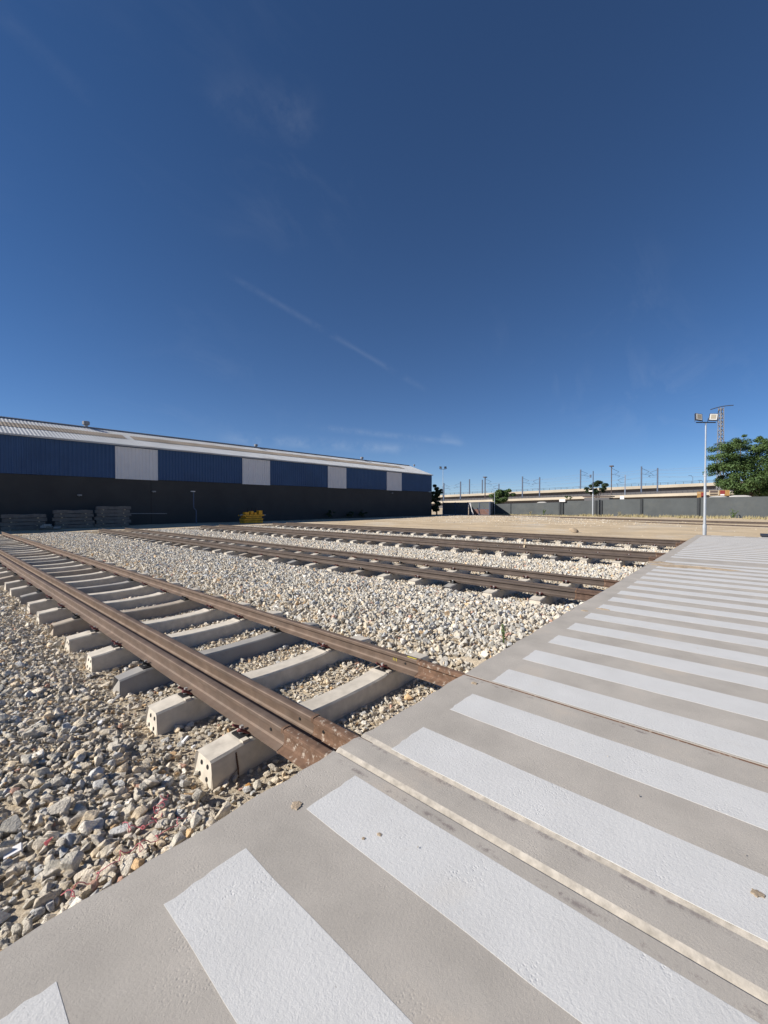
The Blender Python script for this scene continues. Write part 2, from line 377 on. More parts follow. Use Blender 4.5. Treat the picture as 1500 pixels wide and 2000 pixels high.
def stripe(u0, u1, v0, v1, seed):
    rnd = random.Random(seed); b = MB(); m = 26
    def jit(s): return s + rnd.uniform(-.0035, .0035)
    loop = [(jit(u0), v0 + (v1-v0)*i/m) for i in range(m)] + [(u0 + (u1-u0)*i/9, jit(v1) + rnd.uniform(-.004, .004)) for i in range(9)] + [(jit(u1), v1 + (v0-v1)*i/m) for i in range(m)] + [(u1, v0)]
    n = len(loop)
    b.v = [(u, v, .0016) for u, v in loop] + [(u, v, -.002) for u, v in loop]
    b.f = [tuple(range(n-1, -1, -1))] + [(i, (i+1) % n, n+(i+1) % n, n+i) for i in range(n)]
    return b
for i in range(0, 40):
    u0 = (-.4824 + .4400*i)*1.57; u1 = u0 + .351
    if u1 > 27.2: break
    if i in (22,): continue
    o = stripe(u0, u1, -4.4, 1.70 + random.uniform(-.012, .012), i).build('painted_stripe', M['paint'], SLAB)
for k in range(5):      # short blocks painted along the far edge
    v = 1.35 - k*.92
    stripe(27.28, 27.62, v-.42, v, 80+k).build('painted_block', M['paint'], SLAB)
def patch(name, cx, cy, rx, ry, h, m, parent=None, seed=0, z0=.0045, rz=0):
    rnd = random.Random(seed); b = MB(); n = 22; rings = 5
    b.v.append((cx, cy, z0+h))
    ph = [rnd.uniform(.7, 1.25) for _ in range(n)]
    for r in range(1, rings+1):
        t = r/rings
        for k in range(n):
            a = 2*math.pi*k/n; x = rx*t*ph[k]*math.cos(a); y = ry*t*ph[k]*math.sin(a)
            b.v.append((cx + x*math.cos(rz)-y*math.sin(rz), cy + x*math.sin(rz)+y*math.cos(rz), z0 + h*(1-t*t)*rnd.uniform(.6, 1.2) - (.006 if r == rings else 0)))
    for k in range(n): b.f.append((0, 1+k, 1+(k+1) % n))
    for r in range(rings-1):
        for k in range(n):
            a, c = 1+r*n+k, 1+r*n+(k+1) % n; b.f.append((a, a+n, c+n, c))
    return b.build(name, m, parent)
for i, (px, py, rx, ry, h) in enumerate([(1315, 1106, .30, .45, .02), (1350, 1108, .22, .9, .03), (1290, 1099, .25, .3, .02), (1142, 1193, .035, .05, .006), (1178, 1190, .04, .09, .008), (927, 1335, .022, .03, .004)]):
    p = at_z(px, py, 0); patch('sand_patch', p.x, p.y, rx, ry, h, M['sand'], SLAB, i)
for i, (px, py, rx) in enumerate([(1479, 1744, .022), (741, 1629, .012), (710, 1637, .008), (580, 1572, .03)]):
    p = at_z(px, py, .004); patch('mud_spot', p.x, p.y, rx, rx*1.1, .002, M['sand'], SLAB, 30+i)

# ---------------------------------------------------------------- rails
PROFILE = [(-.070, -.159), (.070, -.159), (.070, -.149), (.045, -.141), (.020, -.131), (.010, -.118), (.008, -.10), (.008, -.060), (.012, -.050), (.034, -.041), (.036, -.034), (.035, -.010), (.031, -.004), (.018, -.0005), (.0, 0)]
PROFILE = PROFILE + [(-x, z) for x, z in PROFILE[::-1][1:-2]] + [(-.070, -.149)]
def rail_mb(u, v0, v1, dz=0, sc=1.0, path=None, step=1.0):
    b = MB(); n = len(PROFILE)
    if path is None:
        k = max(2, int((v1-v0)/step)+1); path = [(u, v0+(v1-v0)*i/(k-1)) for i in range(k)]
    for i, (x, y) in enumerate(path):
        a, c = path[max(i-1, 0)], path[min(i+1, len(path)-1)]
        d = Vector((c[0]-a[0], c[1]-a[1])).normalized(); nx = Vector((d.y, -d.x))
        for px, pz in PROFILE: b.v.append((x + nx.x*px*sc, y + nx.y*px*sc, pz*sc + dz))
    for i in range(len(path)-1):
        for k in range(n): b.f.append((i*n+k, i*n+(k+1) % n, (i+1)*n+(k+1) % n, (i+1)*n+k))
    b.f += [tuple(range(n-1, -1, -1)), tuple((len(path)-1)*n+k for k in range(n))]
    return b
def disc(b, c, r, axis='x', n=12, t=.003):
    c = Vector(c)
    ring = [(math.cos(2*math.pi*k/n)*r, math.sin(2*math.pi*k/n)*r) for k in range(n)]
    d = Vector((t, 0, 0)) if axis == 'x' else Vector((0, t, 0))
    pts = [c + (Vector((0, x, y)) if axis == 'x' else Vector((x, 0, y))) + s*d for s in (-1, 1) for x, y in ring]
    b.add(pts, [tuple(range(n)), tuple(range(2*n-1, n-1, -1))] + [(k, k+n, (k+1) % n+n, (k+1) % n) for k in range(n)])
    return b
TNAME = ['nearest track', 'second track from the front', 'third track from the front', 'farthest of the four tracks']
WELD = {0: (2.44, 2.40, 2.48), 1: (2.35, 2.4, 2.25), 2: (2.2, 2.2, 2.25), 3: (2.2, 2.2, 2.2)}
M['rust_far'] = mat('dull_rust', (.105, .066, .048), .8, .3, 16)
for ti, u0 in enumerate(TR):
    off = u0 - TR[0]
    for ri, (ru, desc) in enumerate([(RA, 'outer rail of the close pair on the '), (RB, 'inner rail of the close pair on the '), (RC, 'single rail on the far side of the ')]):
        u = ru + off; vw = WELD[ti][ri]; ve = [33.2, 32.6, 32.2, 32.0][ti] + ri*.15
        r = rail_mb(u, vw+.012, ve).build('rail', M['rail'] if ti == 0 else M['rail_far'])
        tag(r, ('long brown ' if ti == 0 else 'long dark brown ') + desc + TNAME[ti], 'rail', 'rails of the four tracks')
        endv = -16 if ri == 2 and ti < 2 else 1.85
        rail_mb(u, 1.85 if endv > 0 else endv, vw-.012, dz=-.004, sc=.985, step=4).build('rusty_end', M['rust'] if ti == 0 else M['rust_far'], r)
        w = rail_mb(u, vw-.0125, vw+.0125, dz=.0015, sc=1.035).build('weld_collar', M['rust'], r)
        if ti == 0:
            hb = MB()
            side = -.0085
            disc(hb, (u+side, vw+.18, -.083), .012); hb.build('bolt_hole', M['plug'], r)
            if ri == 1: disc(MB(), (u+side, vw-.10, -.083), .012).build('bolt_hole', M['plug'], r)
            if ri == 2:
                MB().box((u-.012, vw+.09, .0008), (.018, .12, .002)).build('yellow_mark', M['yellow_mark'], r)
                for q in range(3): MB().box((u-.0088, vw+.30+q*.022, -.075), (.002, .006, .03)).build('yellow_mark', M['yellow_mark'], r)
# ---------------------------------------------------------------- sleepers
def sleeper_body(kind, seed=0):
    rnd = random.Random(seed)
    # (s along the length, top z, half width at the top, half width at the base)
    if kind == 'plain': ST = [(.0, -.235, .075, .145), (.02, -.222, .088, .15), (.15, -.200, .095, .15), (.26, -.183, .10, .15), (.72, -.183, .10, .15), (.86, -.197, .098, .145), (1.05, -.206, .092, .135), (1.3, -.209, .09, .13), (1.55, -.206, .092, .135), (1.74, -.197, .098, .145), (1.86, -.183, .10, .15), (2.2, -.183, .10, .15), (2.45, -.2, .095, .15), (2.58, -.222, .088, .15), (2.6, -.235, .075, .145)]
    else: ST = [(.0, -.218, .098, .130), (.012, -.208, .112, .145), (.15, -.195, .114, .148), (.235, -.183, .115, .15), (.70, -.183, .115, .15), (.745, -.178, .115, .15), (.80, -.190, .115, .15), (.95, -.203, .108, .142), (1.10, -.209, .106, .139), (1.3, -.211, .105, .137), (1.5, -.209, .106, .139), (1.66, -.203, .108, .142), (1.80, -.190, .115, .15), (1.845, -.178, .115, .15), (1.89, -.183, .115, .15), (2.2, -.183, .115, .15), (2.42, -.195, .114, .148), (2.588, -.208, .112, .145), (2.6, -.218, .098, .130)]
    b = MB()
    slant = .03 if kind != 'plain' else .07
    for i, (s, zt, wt, wb) in enumerate(ST):
        e = i == 0 or i == len(ST)-1; sg = 1 if i == 0 else (-1 if e else 0)
        zb = -.43; ch = .014
        w2 = wt + (wb-wt)*.08
        top = [(s + sg*slant, -wt+ch, zt), (s + sg*slant, wt-ch, zt)]
        j = [rnd.uniform(-.002, .002) for _ in range(6)]
        ring = [(s, -wb, zb), (s, wb, zb), (s + sg*slant*.9, w2+j[0], zt-ch), (s + sg*slant, wt-ch, zt+j[1]*.4), (s + sg*slant, -wt+ch, zt+j[2]*.4), (s + sg*slant*.9, -w2+j[3], zt-ch)]
        b.v += ring
    n = 6
    for i in range(len(ST)-1):
        for k in range(n): b.f.append((i*n+k, (i+1)*n+k, (i+1)*n+(k+1) % n, i*n+(k+1) % n))
    b.f += [tuple(range(n)), tuple((len(ST)-1)*n+k for k in range(n-1, -1, -1))]
    if kind != 'plain':
        # cast shoulders beside the clips, slightly proud of the top
        for s in (.305, .80, 1.925, 2.085): b.box((s - (.03 if s in (.305, 1.925) else -.03), -.088, -.180), (.05, .045, .016))
    return b.mesh('sleeper_body')
BODY = {'dot': [sleeper_body('dot', k) for k in range(3)], 'plain': [sleeper_body('plain', k+9) for k in range(2)]}
def spring_mesh():
    b = MB()
    # W-shaped tension clamp: two loops and two toes resting on the rail foot (rail side is +x)
    pts = []
    for t in np.linspace(0, 1, 15): pts.append((.046 - .075*math.sin(math.pi*t)**.8, -.062 + .040*t, -.004 + .040*math.sin(math.pi*t)))
    for t in np.linspace(0, 1, 11)[1:]: pts.append((.046 - .062*math.sin(math.pi*t), -.022 + .044*t, -.004 + .014*math.sin(math.pi*t)))
    for t in np.linspace(0, 1, 15)[1:]: pts.append((.046 - .075*math.sin(math.pi*t)**.8, .022 + .040*t, -.004 + .040*math.sin(math.pi*t)))
    b.tube([(x, y*1.15, z*1.25+.004) for x, y, z in pts], .0092, 6)
    return b.mesh('rail_clip', True)
def screw_mesh():
    b = MB(); n = 6
    b.tube([(0, 0, -.01), (0, 0, .012)], .022, 12); b.tube([(0, 0, .012), (0, 0, .022)], .013, 6); b.tube([(0, 0, .022), (0, 0, .040)], .0165, 4)
    return b.mesh('screw')
def plate_mesh():
    b = MB(); b.box((.012, 0, -.010), (.070, .13, .010)); b.box((-.026, 0, -.012), (.014, .13, .014)); return b.mesh('guide_plate')
SPR = {k: spring_mesh() for k in ('spring', 'spring_dark')}
for k, me in SPR.items(): me.materials.append(M[k])
SCR = screw_mesh(); SCR.materials.append(M['zinc']); PLT = plate_mesh(); PLT.materials.append(M['plate'])
def plug_mesh():
    b = MB(); n = 12
    for y in (-.045, .045):
        pass
    disc(b, (0, 0, 0), .0165); return b.mesh('end_plug')
PLG = plug_mesh(); PLG.materials.append(M['plug'])
MARK = MB()
for k, (x, w) in enumerate([(0, .004), (.014, .004), (.030, .012), (.050, .003), (.066, .004), (.080, .012)]): MARK.box((0 if k % 2 else .004, -.042+x, 0), (.036 if k % 3 else .026, w*.6, .0012))
MARK = MARK.mesh('stamped_number'); MARK.materials.append(mat('faint_stamp', (.20, .19, .18), .9, .1))
ORD = ['first', 'second', 'third', 'fourth', 'fifth', 'sixth', 'seventh', 'eighth', 'ninth', 'tenth', 'eleventh', 'twelfth', 'thirteenth', 'fourteenth', 'fifteenth', 'sixteenth', 'seventeenth', 'eighteenth', 'nineteenth', 'twentieth']
TENS = {2: 'twenty', 3: 'thirty'}
def ordinal(i):
    if i < 20: return ORD[i]
    t, r = divmod(i+1, 10)
    return (TENS[t] + '-' + ORD[r-1]) if r else TENS[t][:-1] + 'ieth'
SLEEPERS = []; SX = 1.035
for ti, u0 in enumerate(TR):
    rnd = random.Random(40+ti)
    v = [2.885, 2.98, 3.02, 2.95][ti]
    for i in range(40):
        if v > [32.8, 32.2, 31.8, 31.4][ti]: break
        kind = 'plain' if (i % 3 == 2) else 'dot'
        me = rnd.choice(BODY[kind])
        du = rnd.uniform(-.03, .03); yaw = rnd.uniform(-.018, .018) + (.01 if ti == 0 else 0)
        o = obj('concrete_sleeper', me.copy() if False else me, None, None, (u0+du, v, rnd.uniform(-.004, .002)))
        o.rotation_euler.z = yaw; o.scale.x = SX
        mk = M['sleeper'] if kind == 'dot' else (M['sleeper_brown'] if (i//3) % 2 == 1 else M['sleeper_grey'])
        if len(me.materials) == 0: me.materials.append(M['sleeper'])
        o.material_slots[0].link = 'OBJECT'; o.material_slots[0].material = mk
        look = 'pale concrete sleeper' if kind == 'dot' else 'dull plain-ended concrete sleeper'
        tag(o, f'{look}, {ordinal(i)} one from the crossing under the {TNAME[ti]}', 'sleeper', 'sleepers laid under the tracks')
        SLEEPERS.append((u0+du, v))
        ncl = [40, 12, 10, 8][ti]
        if i < ncl:
            sm = SPR['spring_dark'] if kind == 'plain' else SPR['spring']
            for s, flip in ((RA-TR[0]-.105-du, 1), (RB-TR[0]+.105-du, -1), (RC-TR[0]-.105-du, 1), (RC-TR[0]+.105-du, -1)):
                c = obj('rail_clip', sm, None, o, (s/SX, 0, -.160)); c.rotation_euler.z = 0 if flip > 0 else math.pi
                if i < (16 if ti == 0 else 6):
                    obj('screw', SCR, None, c, (.012, 0, .006)); obj('guide_plate', PLT, None, c, (0, 0, -.006))
        if kind == 'dot' and i < [9, 0, 9, 9][ti]:
            for y, z in ((-.048, -.275), (.04, -.275), (-.055, -.355), (.048, -.355)):
                zz = (z+.43)/.225
                p = obj('end_plug', PLG, None, o, (.035*.9*max(0, min(1, zz))+.0005, y, z)); p.rotation_euler.y = R(9)
        if kind == 'dot' and ti == 0 and i < 2:
            m_ = obj('stamped_number', MARK, None, o, (.10, .02, -.2013)); m_.rotation_euler.y = R(-5)
        v += (.985 if ti == 0 else [.0, .98, .99, 1.0][ti]) + rnd.uniform(-.025, .025)

# ---------------------------------------------------------------- ballast stones
def stone_mesh(seed, flat):
    rnd = random.Random(seed); bm = bmesh.new()
    el = rnd.uniform(.62, .85)
    for _ in range(12):
        p = Vector((rnd.gauss(0, 1), rnd.gauss(0, 1), rnd.gauss(0, 1))).normalized()*rnd.uniform(.86, 1.0)
        bm.verts.new((p.x*.5, p.y*.5*el, p.z*.5*flat))
    r = bmesh.ops.convex_hull(bm, input=bm.verts)
    bmesh.ops.delete(bm, geom=[g for g in r['geom_interior'] if isinstance(g, bmesh.types.BMVert)], context='VERTS')
    bmesh.ops.bevel(bm, geom=bm.edges[:], offset=.022, segments=1, affect='EDGES', profile=.5)
    bmesh.ops.triangulate(bm, faces=bm.faces[:])
    me = bpy.data.meshes.new('stone'); bm.to_mesh(me); bm.free()
    me.polygons.foreach_set('use_smooth', [True]*len(me.polygons))
    try: me.set_sharp_from_angle(angle=R(24))
    except Exception: pass
    return me
PROTO = {}
for key, mm in (('warm', 'stone'), ('pale', 'stone_pale')):
    c = bpy.data.collections.new('stone_kinds_' + key); PROTO[key] = (c, [])
    for k in range(12):
        me = stone_mesh(100+k, random.uniform(.5, .8)); me.materials.append(M[mm])
        o = bpy.data.objects.new('stone_kind', me); c.objects.link(o); PROTO[key][1].append(me)
def scatter(name, pts, key):
    n = len(pts)
    me = bpy.data.meshes.new(name); A = np.array(pts, dtype=np.float32)
    me.vertices.add(n); me.vertices.foreach_set('co', A[:, :3].ravel())
    a = me.attributes.new('rot', 'FLOAT_VECTOR', 'POINT'); a.data.foreach_set('vector', np.ascontiguousarray(A[:, 3:6]).ravel())
    a = me.attributes.new('scl', 'FLOAT_VECTOR', 'POINT'); a.data.foreach_set('vector', np.ascontiguousarray(A[:, 6:9]).ravel())
    rg = np.random.default_rng(5)
    a = me.attributes.new('pick', 'INT', 'POINT'); a.data.foreach_set('value', rg.integers(0, 12, n).astype(np.int32))
    o = obj(name, me, None, bed); o['kind'] = 'stuff'
    ng = bpy.data.node_groups.new('scatter_'+key, 'GeometryNodeTree')
    ng.interface.new_socket('Geometry', in_out='INPUT', socket_type='NodeSocketGeometry')
    ng.interface.new_socket('Geometry', in_out='OUTPUT', socket_type='NodeSocketGeometry')
    N, L = ng.nodes, ng.links
    gi, go = N.new('NodeGroupInput'), N.new('NodeGroupOutput')
    ip = N.new('GeometryNodeInstanceOnPoints'); ci = N.new('GeometryNodeCollectionInfo')
    ci.inputs['Collection'].default_value = PROTO[key][0]; ci.inputs['Separate Children'].default_value = True; ci.inputs['Reset Children'].default_value = True
    def na(nm, ty):
        x = N.new('GeometryNodeInputNamedAttribute'); x.data_type = ty; x.inputs['Name'].default_value = nm; return x.outputs['Attribute']
    L.new(gi.outputs[0], ip.inputs['Points']); L.new(ci.outputs[0], ip.inputs['Instance']); ip.inputs['Pick Instance'].default_value = True
    L.new(na('pick', 'INT'), ip.inputs['Instance Index']); L.new(na('rot', 'FLOAT_VECTOR'), ip.inputs['Rotation']); L.new(na('scl', 'FLOAT_VECTOR'), ip.inputs['Scale'])
    L.new(ip.outputs[0], go.inputs[0])
    md = o.modifiers.new('scatter', 'NODES'); md.node_group = ng
    return o
rs = random.Random(11)
def in_sleeper(u, v, m=.0):
    for su, sv in SLEEPERS:
        if abs(v-sv) < .155+m and su-.03-m < u < su+2.63+m: return True
    return False
def near_sleepers(v0, v1): return [s for s in SLEEPERS if v0 <= s[1] <= v1]
warm, pale = [], []
def put(L, u, v, d, lift=.18, tilt=.5, z=None):
    zz = (zbed(u, v) if z is None else z) + d*lift
    L.append((u, v, zz, rs.uniform(-tilt, tilt), rs.uniform(-tilt, tilt), rs.uniform(0, 6.283), d*rs.uniform(.8, 1.25), d*rs.uniform(.8, 1.2), d*rs.uniform(.8, 1.2)))
def cells(u0, u1, v0, v1, c):
    u = u0
    while u < u1:
        v = v0
        while v < v1:
            yield u + rs.uniform(0, c), v + rs.uniform(0, c); v += c
        u += c
# left of the nearest track: mixed large stones thinning out into fines beside the sleeper ends
for u, v in cells(-2.2, 1.36, 2.06, 15, .040):
    if u < -.6 and rs.random() < .5: continue
    e = (u-1.0)/.5
    if v > 2.35 and rs.random() < max(0, min(.62, e)): 
        put(warm, u, v, rs.uniform(.016, .038), .2)
        continue
    d = min(.155, rs.lognormvariate(math.log(.056 if v > 3.4 else .066), .36))
    if d > .075 and rs.random() < .35: continue
    put(warm, u, v, d, rs.uniform(.1, .35))
    if rs.random() < .5: put(warm, u + rs.uniform(-.02, .02), v + rs.uniform(-.02, .02), rs.uniform(.018, .034), .9)
# between the rails of the nearest track
for u, v in cells(1.36, 4.02, 2.02, 12, .044):
    if in_sleeper(u, v, .01): continue
    if u < 2.0 and rs.random() < .35: put(warm, u, v, rs.uniform(.012, .03), .25); continue
    put(warm, u, v, min(.10, rs.lognormvariate(math.log(.044), .35)), .25)
# ballast fields between the tracks
def field(u0, u1, v0, v1, c, d0):
    for u, v in cells(u0, u1, v0, v1, c):
        if in_sleeper(u, v, .0): continue
        put(pale, u, v, min(.14, rs.lognormvariate(math.log(d0), .26)), rs.uniform(.1, .4), 1.2)
field(4.0, 7.75, 2.04, 9, .052, .076)
field(4.0, 7.75, 9, 18, .058, .078)
field(4.0, 7.75, 18, 33.4, .068, .074)
field(7.75, 10.3, 2.04, 16, .062, .056)
field(10.3, 14.45, 2.04, 16, .062, .076)
field(10.3, 14.45, 16, 33.2, .075, .078)
field(14.45, 17.1, 2.04, 14, .10, .06)
field(17.1, 20.9, 2.04, 16, .070, .070)
field(17.1, 20.9, 16, 33, .088, .085)
field(20.9, 23.5, 2.04, 12, .13, .06)
field(23.5, 25.1, 2.04, 33, .095, .08)
gravel = []
for _ in range(2600):
    u, v = rs.gauss(49, 5), rs.gauss(22, 7)
    if u < 28 or u > 76: continue
    put(gravel, u, v, rs.uniform(.05, .14), .1, 1.2, zground(u, v))
for _ in range(350):
    u, v = rs.uniform(25, 76), rs.uniform(-6, 36)
    put(gravel, u, v, rs.uniform(.03, .09), .1, 1.2, zground(u, v))
for u, v in cells(3.0, 24, V_END-.6, V_END+.9, .11): put(gravel, u, v, rs.uniform(.04, .1), .1, 1.2, max(zbed(u, v), zground(u, v)))
# 300 stones that show largest become single objects
def showsize(p): return p[6]/math.hypot(math.hypot(p[0], p[1]), CAM_H-p[2])
def inview(p):
    d = Vector(p[:3]) - EYE; ch, sh = math.cos(HEAD), math.sin(HEAD)
    f = d.x*ch + d.y*sh; x = d.x*sh - d.y*ch
    if f < .2: return False
    X = 750 + F_PX*x/f; Y = 987 - F_PX*d.z/f
    return -5 < X < 1505 and Y < 2005
vis = sorted([i for i, p in enumerate(warm) if inview(p)], key=lambda i: -showsize(warm[i]))[:300]
vs_ = set(vis)
for i in vis:
    p = warm[i]; o = obj('stone', rs.choice(PROTO['warm'][1]), None, bed, p[:3]); o.rotation_euler = p[3:6]; o.scale = p[6:9]
scatter('loose_ballast', [p for i, p in enumerate(warm) if i not in vs_], 'warm')
scatter('pale_ballast', pale + gravel, 'pale')
print('stones', len(warm), len(pale))
# ---------------------------------------------------------------- warehouse
def corrugated(x0, x1, z0, z1, y, pitch=.30, depth=.045, slope=None):
    # trapezoid ribs across x; slope = (y1, z1) for a roof sheet
    b = MB(); xs = []; x = x0; k = 0
    pat = [(0, 0), (.45, 0), (.55, 1), (.90, 1)]
    while x < x1:
        for t, h in pat:
            if x + t*pitch < x1: xs.append((x + t*pitch, h*depth))
        x += pitch
    xs.append((x1, 0))
    n = len(xs)
    if slope is None:
        b.v = [(x, y-h, z) for z in (z0, z1) for x, h in xs]
    else:
        yy, zz = slope; L = math.hypot(yy-y, zz-z0); ny, nz = -(zz-z0)/L, (yy-y)/L
        b.v = [(x, y_+ny*h, z_+nz*h) for y_, z_ in ((y, z0), (yy, zz)) for x, h in xs]
    b.f = [(i, i+1, n+i+1, n+i) for i in range(n-1)]
    return b
WV, WU0, WU1, EAVE, BLUE0 = 43.0, -14.0, 62.0, 7.12, 4.07
RV, RZ = 48.4, 9.2
wh = thing('warehouse', (24, WV+5, -.3), 'long blue and charcoal warehouse with a pale ribbed roof', 'warehouse')
INV = Matrix.Translation((-24, -(WV+5), .3))
def wpart(mb, name, m, parent=None):
    o = mb.build(name, m, parent or wh)
    o.data.transform(INV); return o
b = MB(); b.box(((WU0+WU1)/2, WV+5.4, (BLUE0-.5)/2-.02), (WU1-WU0, 10.8, BLUE0+.5))
low = wpart(b, 'lower_wall', M['dark_wall'])
for px in (295,):
    p = at_v(px, 960, WV); wpart(MB().box((p.x, WV-.004, 1.85), (.03, .02, 4.3)), 'wall_joint', M['black'], low)
panels = [(at_v(a, 930, WV).x, at_v(c, 930, WV).x) for a, c in ((225, 308), (473, 527), (640, 676), (755, 784))]
panels = [(panels[0][0]-12.6, panels[0][0]-9.0)] + panels
x = WU0
for a, c in panels + [(WU1, WU1)]:
    wpart(corrugated(x, a-.02, BLUE0, EAVE, WV-.03), 'blue_panel', M['blue'])
    if c > a: wpart(corrugated(a, c, BLUE0-.06, EAVE-.16, WV-.05), 'white_panel', M['white_clad'])
    x = c+.02
b = MB(); b.box(((WU0+WU1)/2, WV+5.4, (BLUE0+EAVE)/2), (WU1-WU0-.1, 10.7, EAVE-BLUE0-.05))
b.add([(WU1-.03, WV+.02, EAVE-.1), (WU1-.03, WV+10.8, EAVE-.1), (WU1-.03, RV, RZ-.12)], [(0, 1, 2)])
wpart(b, 'inner_wall', M['blue'])
roof = wpart(corrugated(WU0, WU1+.15, EAVE+.02, 0, WV-.18, .25, .02, (RV, RZ)), 'roof', M['roof'])
wpart(corrugated(WU0, WU1+.15, EAVE+.02, 0, WV+11.0, .25, .02, (RV, RZ-.003)), 'rear_roof', M['roof'], roof)
sx = at_v(255, 856, WV+2.2).x
for a, c in ((WU0, sx-.3), (sx+.3, WU1-5)):
    t0, t1 = .42, .68
    f = lambda t: (WV-.18+(RV-WV+.18)*t, EAVE+.02+(RZ-EAVE-.02)*t)
    y0, z0 = f(t0); y1, z1 = f(t1)
    wpart(corrugated(a, c, z0+.03, 0, y0-.012, .25, .02, (y1-.012, z1+.03)), 'roof_light', M['skylight'], roof)
wpart(MB().box(((WU0+WU1)/2, WV-.20, EAVE-.02), (WU1-WU0+.3, .10, .14)), 'gutter', M['roof'], roof)
wpart(MB().box(((WU0+WU1)/2, RV, RZ+.03), (WU1-WU0+.2, .5, .06)), 'ridge_cap', M['roof'], roof)
for px, py, s in ((168, 830, .8), (500, 872, .6), (707, 896, .7), (809, 914, .5)):
    p = at_v(px, py, RV-.2); q = Vector((p.x, RV-.2, RZ-.1))
    b = MB(); b.tube([q, q+Vector((0, 0, .42*s))], .20*s, 10)
    b.tube([q+Vector((0, 0, .36*s)), q+Vector((0, 0, .42*s)), q+Vector((0, 0, .78*s)), q+Vector((0, 0, .82*s))], [.24*s, .38*s, .38*s, .30*s], 12)
    wpart(b, 'roof_vent', M['steel_grey'], roof)
for px, py in ((765, 963), (155, 967), (300, 960)):
    p = at_v(px, py, WV-.1)
    b = MB(); b.box((p.x, WV-.15, p.z), (.30, .28, .12)); b.beam((p.x, WV+.02, p.z-.12), (p.x, WV-.15, p.z), .05)
    wpart(b, 'wall_lamp', M['steel_grey'], low)
# ---------------------------------------------------------------- stacked sleepers, machine and posts in the warehouse shade
STK = [('leftmost', 5, 84, 41.0, 4), ('middle', 107, 178, 40.7, 5), ('rightmost', 188, 251, 40.9, 6)]
LAYER = {4: ['bottom', 'second from bottom', 'third from bottom', 'top'], 5: ['bottom', 'second from bottom', 'middle', 'second from top', 'top'], 6: ['bottom', 'second from bottom', 'third from bottom', 'third from top', 'second from top', 'top']}
for nm, a, c, v, n in STK:
    u = (at_v(a, 1020, v).x + at_v(c, 1020, v).x)/2 - 1.3
    for k in range(n):
        o = obj('stacked_sleeper', BODY['dot'][k % 3], None, None, (u + random.uniform(-.12, .12), v + random.uniform(-.03, .03), -.29 + .43 + k*.292 + .07))
        o.material_slots[0].link = 'OBJECT'; o.material_slots[0].material = M['shade_sleeper']
        o.scale.z = 1.13; o.location.z += .43*.13
        tag(o, f'{LAYER[n][k]} concrete sleeper of the {nm} stack against the warehouse', 'sleeper', 'sleepers stacked by the warehouse')
        for s in (.5, 2.1):
            MB().box((s, 0, -.46), (.09, .34, .06)).build('timber_spacer', M['wood'], o)
        for j in (1, 2):
            q = MB(); q.add([(p.co.x, p.co.y + j*.33, p.co.z) for p in o.data.vertices], [tuple(f.vertices) for f in o.data.polygons]); 
            if k in (0, n-1) or True: pass
p0, p1 = at_v(466, 1022, 38.4), at_v(519, 1022, 38.4)
mc = thing('track_machine', ((p0.x+p1.x)/2, 38.6, -.27), 'yellow steel track machine frame standing in the warehouse shade', 'machine')
w = (p1.x-p0.x)*.72
for k, (z, h, ww) in enumerate(((.14, .22, .93), (.40, .20, .95), (.63, .18, .82))):
    MB().box((0, 0, z), (w*ww, 1.0, h)).build('frame_beam', M['yellow'], mc)
for s in (-.28, .22): MB().box((w*s, 0, -.0), (.25, .9, .10)).build('skid', M['black'], mc)
deck = MB().box((-.02, 0, .83), (w*1.06, 1.05, .13)).build('deck_plate', M['yellow'], mc)
for x_, z_, a_, h_ in ((-.33, 1.05, .30, .24), (-.08, 1.09, .20, .36), (.10, 1.01, .18, .22), (.36, 1.12, .28, .42)):
    MB().box((w*x_, -.2, z_), (w*a_*.62, .5, h_)).build('gear_box', M['yellow'], mc)
for x_ in (-.2, .02, .22): MB().tube([(w*x_, 0, .9), (w*x_, 0, 1.55), (w*x_+.06, 0, 1.6)], .045, 8).build('lever', M['black'], mc)
for s in (-1, 1): MB().tube([(s*w*.5, -.3, 0.86 - .02*s), (s*w*.66, -.3, .86-.02*s)], .07, 10).build('axle_end', M['steel_grey'], mc)
pp = at_v(378, 960, 41.2)
t = thing('lamp_post', (pp.x, 41.2, -.28), 'thin dark post with a small pale lamp before the warehouse', 'lamp post')
MB().tube([(.25, 0, 0), (.25, 0, 1.35), (.0, 0, 1.65), (0, 0, pp.z+.28)], .055, 8).build('pole', M['mast'], t)
MB().box((-.08, -.05, pp.z+.29), (.36, .22, .08)).build('lamp_head', M['sign_white'], t)
pa, pb = at_v(252, 1003, 42.2), at_v(326, 1003, 42.2)
tag(MB().beam(pa, pb, .05, .05).build('handrail_pipe', M['steel_grey']), 'thin pale pipe running level along the warehouse wall', 'pipe')
pc = at_v(100, 1031, 40)
cb = MB()
for k in range(5): cb.box((pc.x+random.uniform(-.5, .5), 40+random.uniform(-.2, .2), -.12+k*.05), (.5, .4, .16), rz=random.uniform(0, 3))
tag(cb.build('rubble_pile', M['sleeper_grey']), 'small heap of broken concrete between two sleeper stacks', 'rubble')

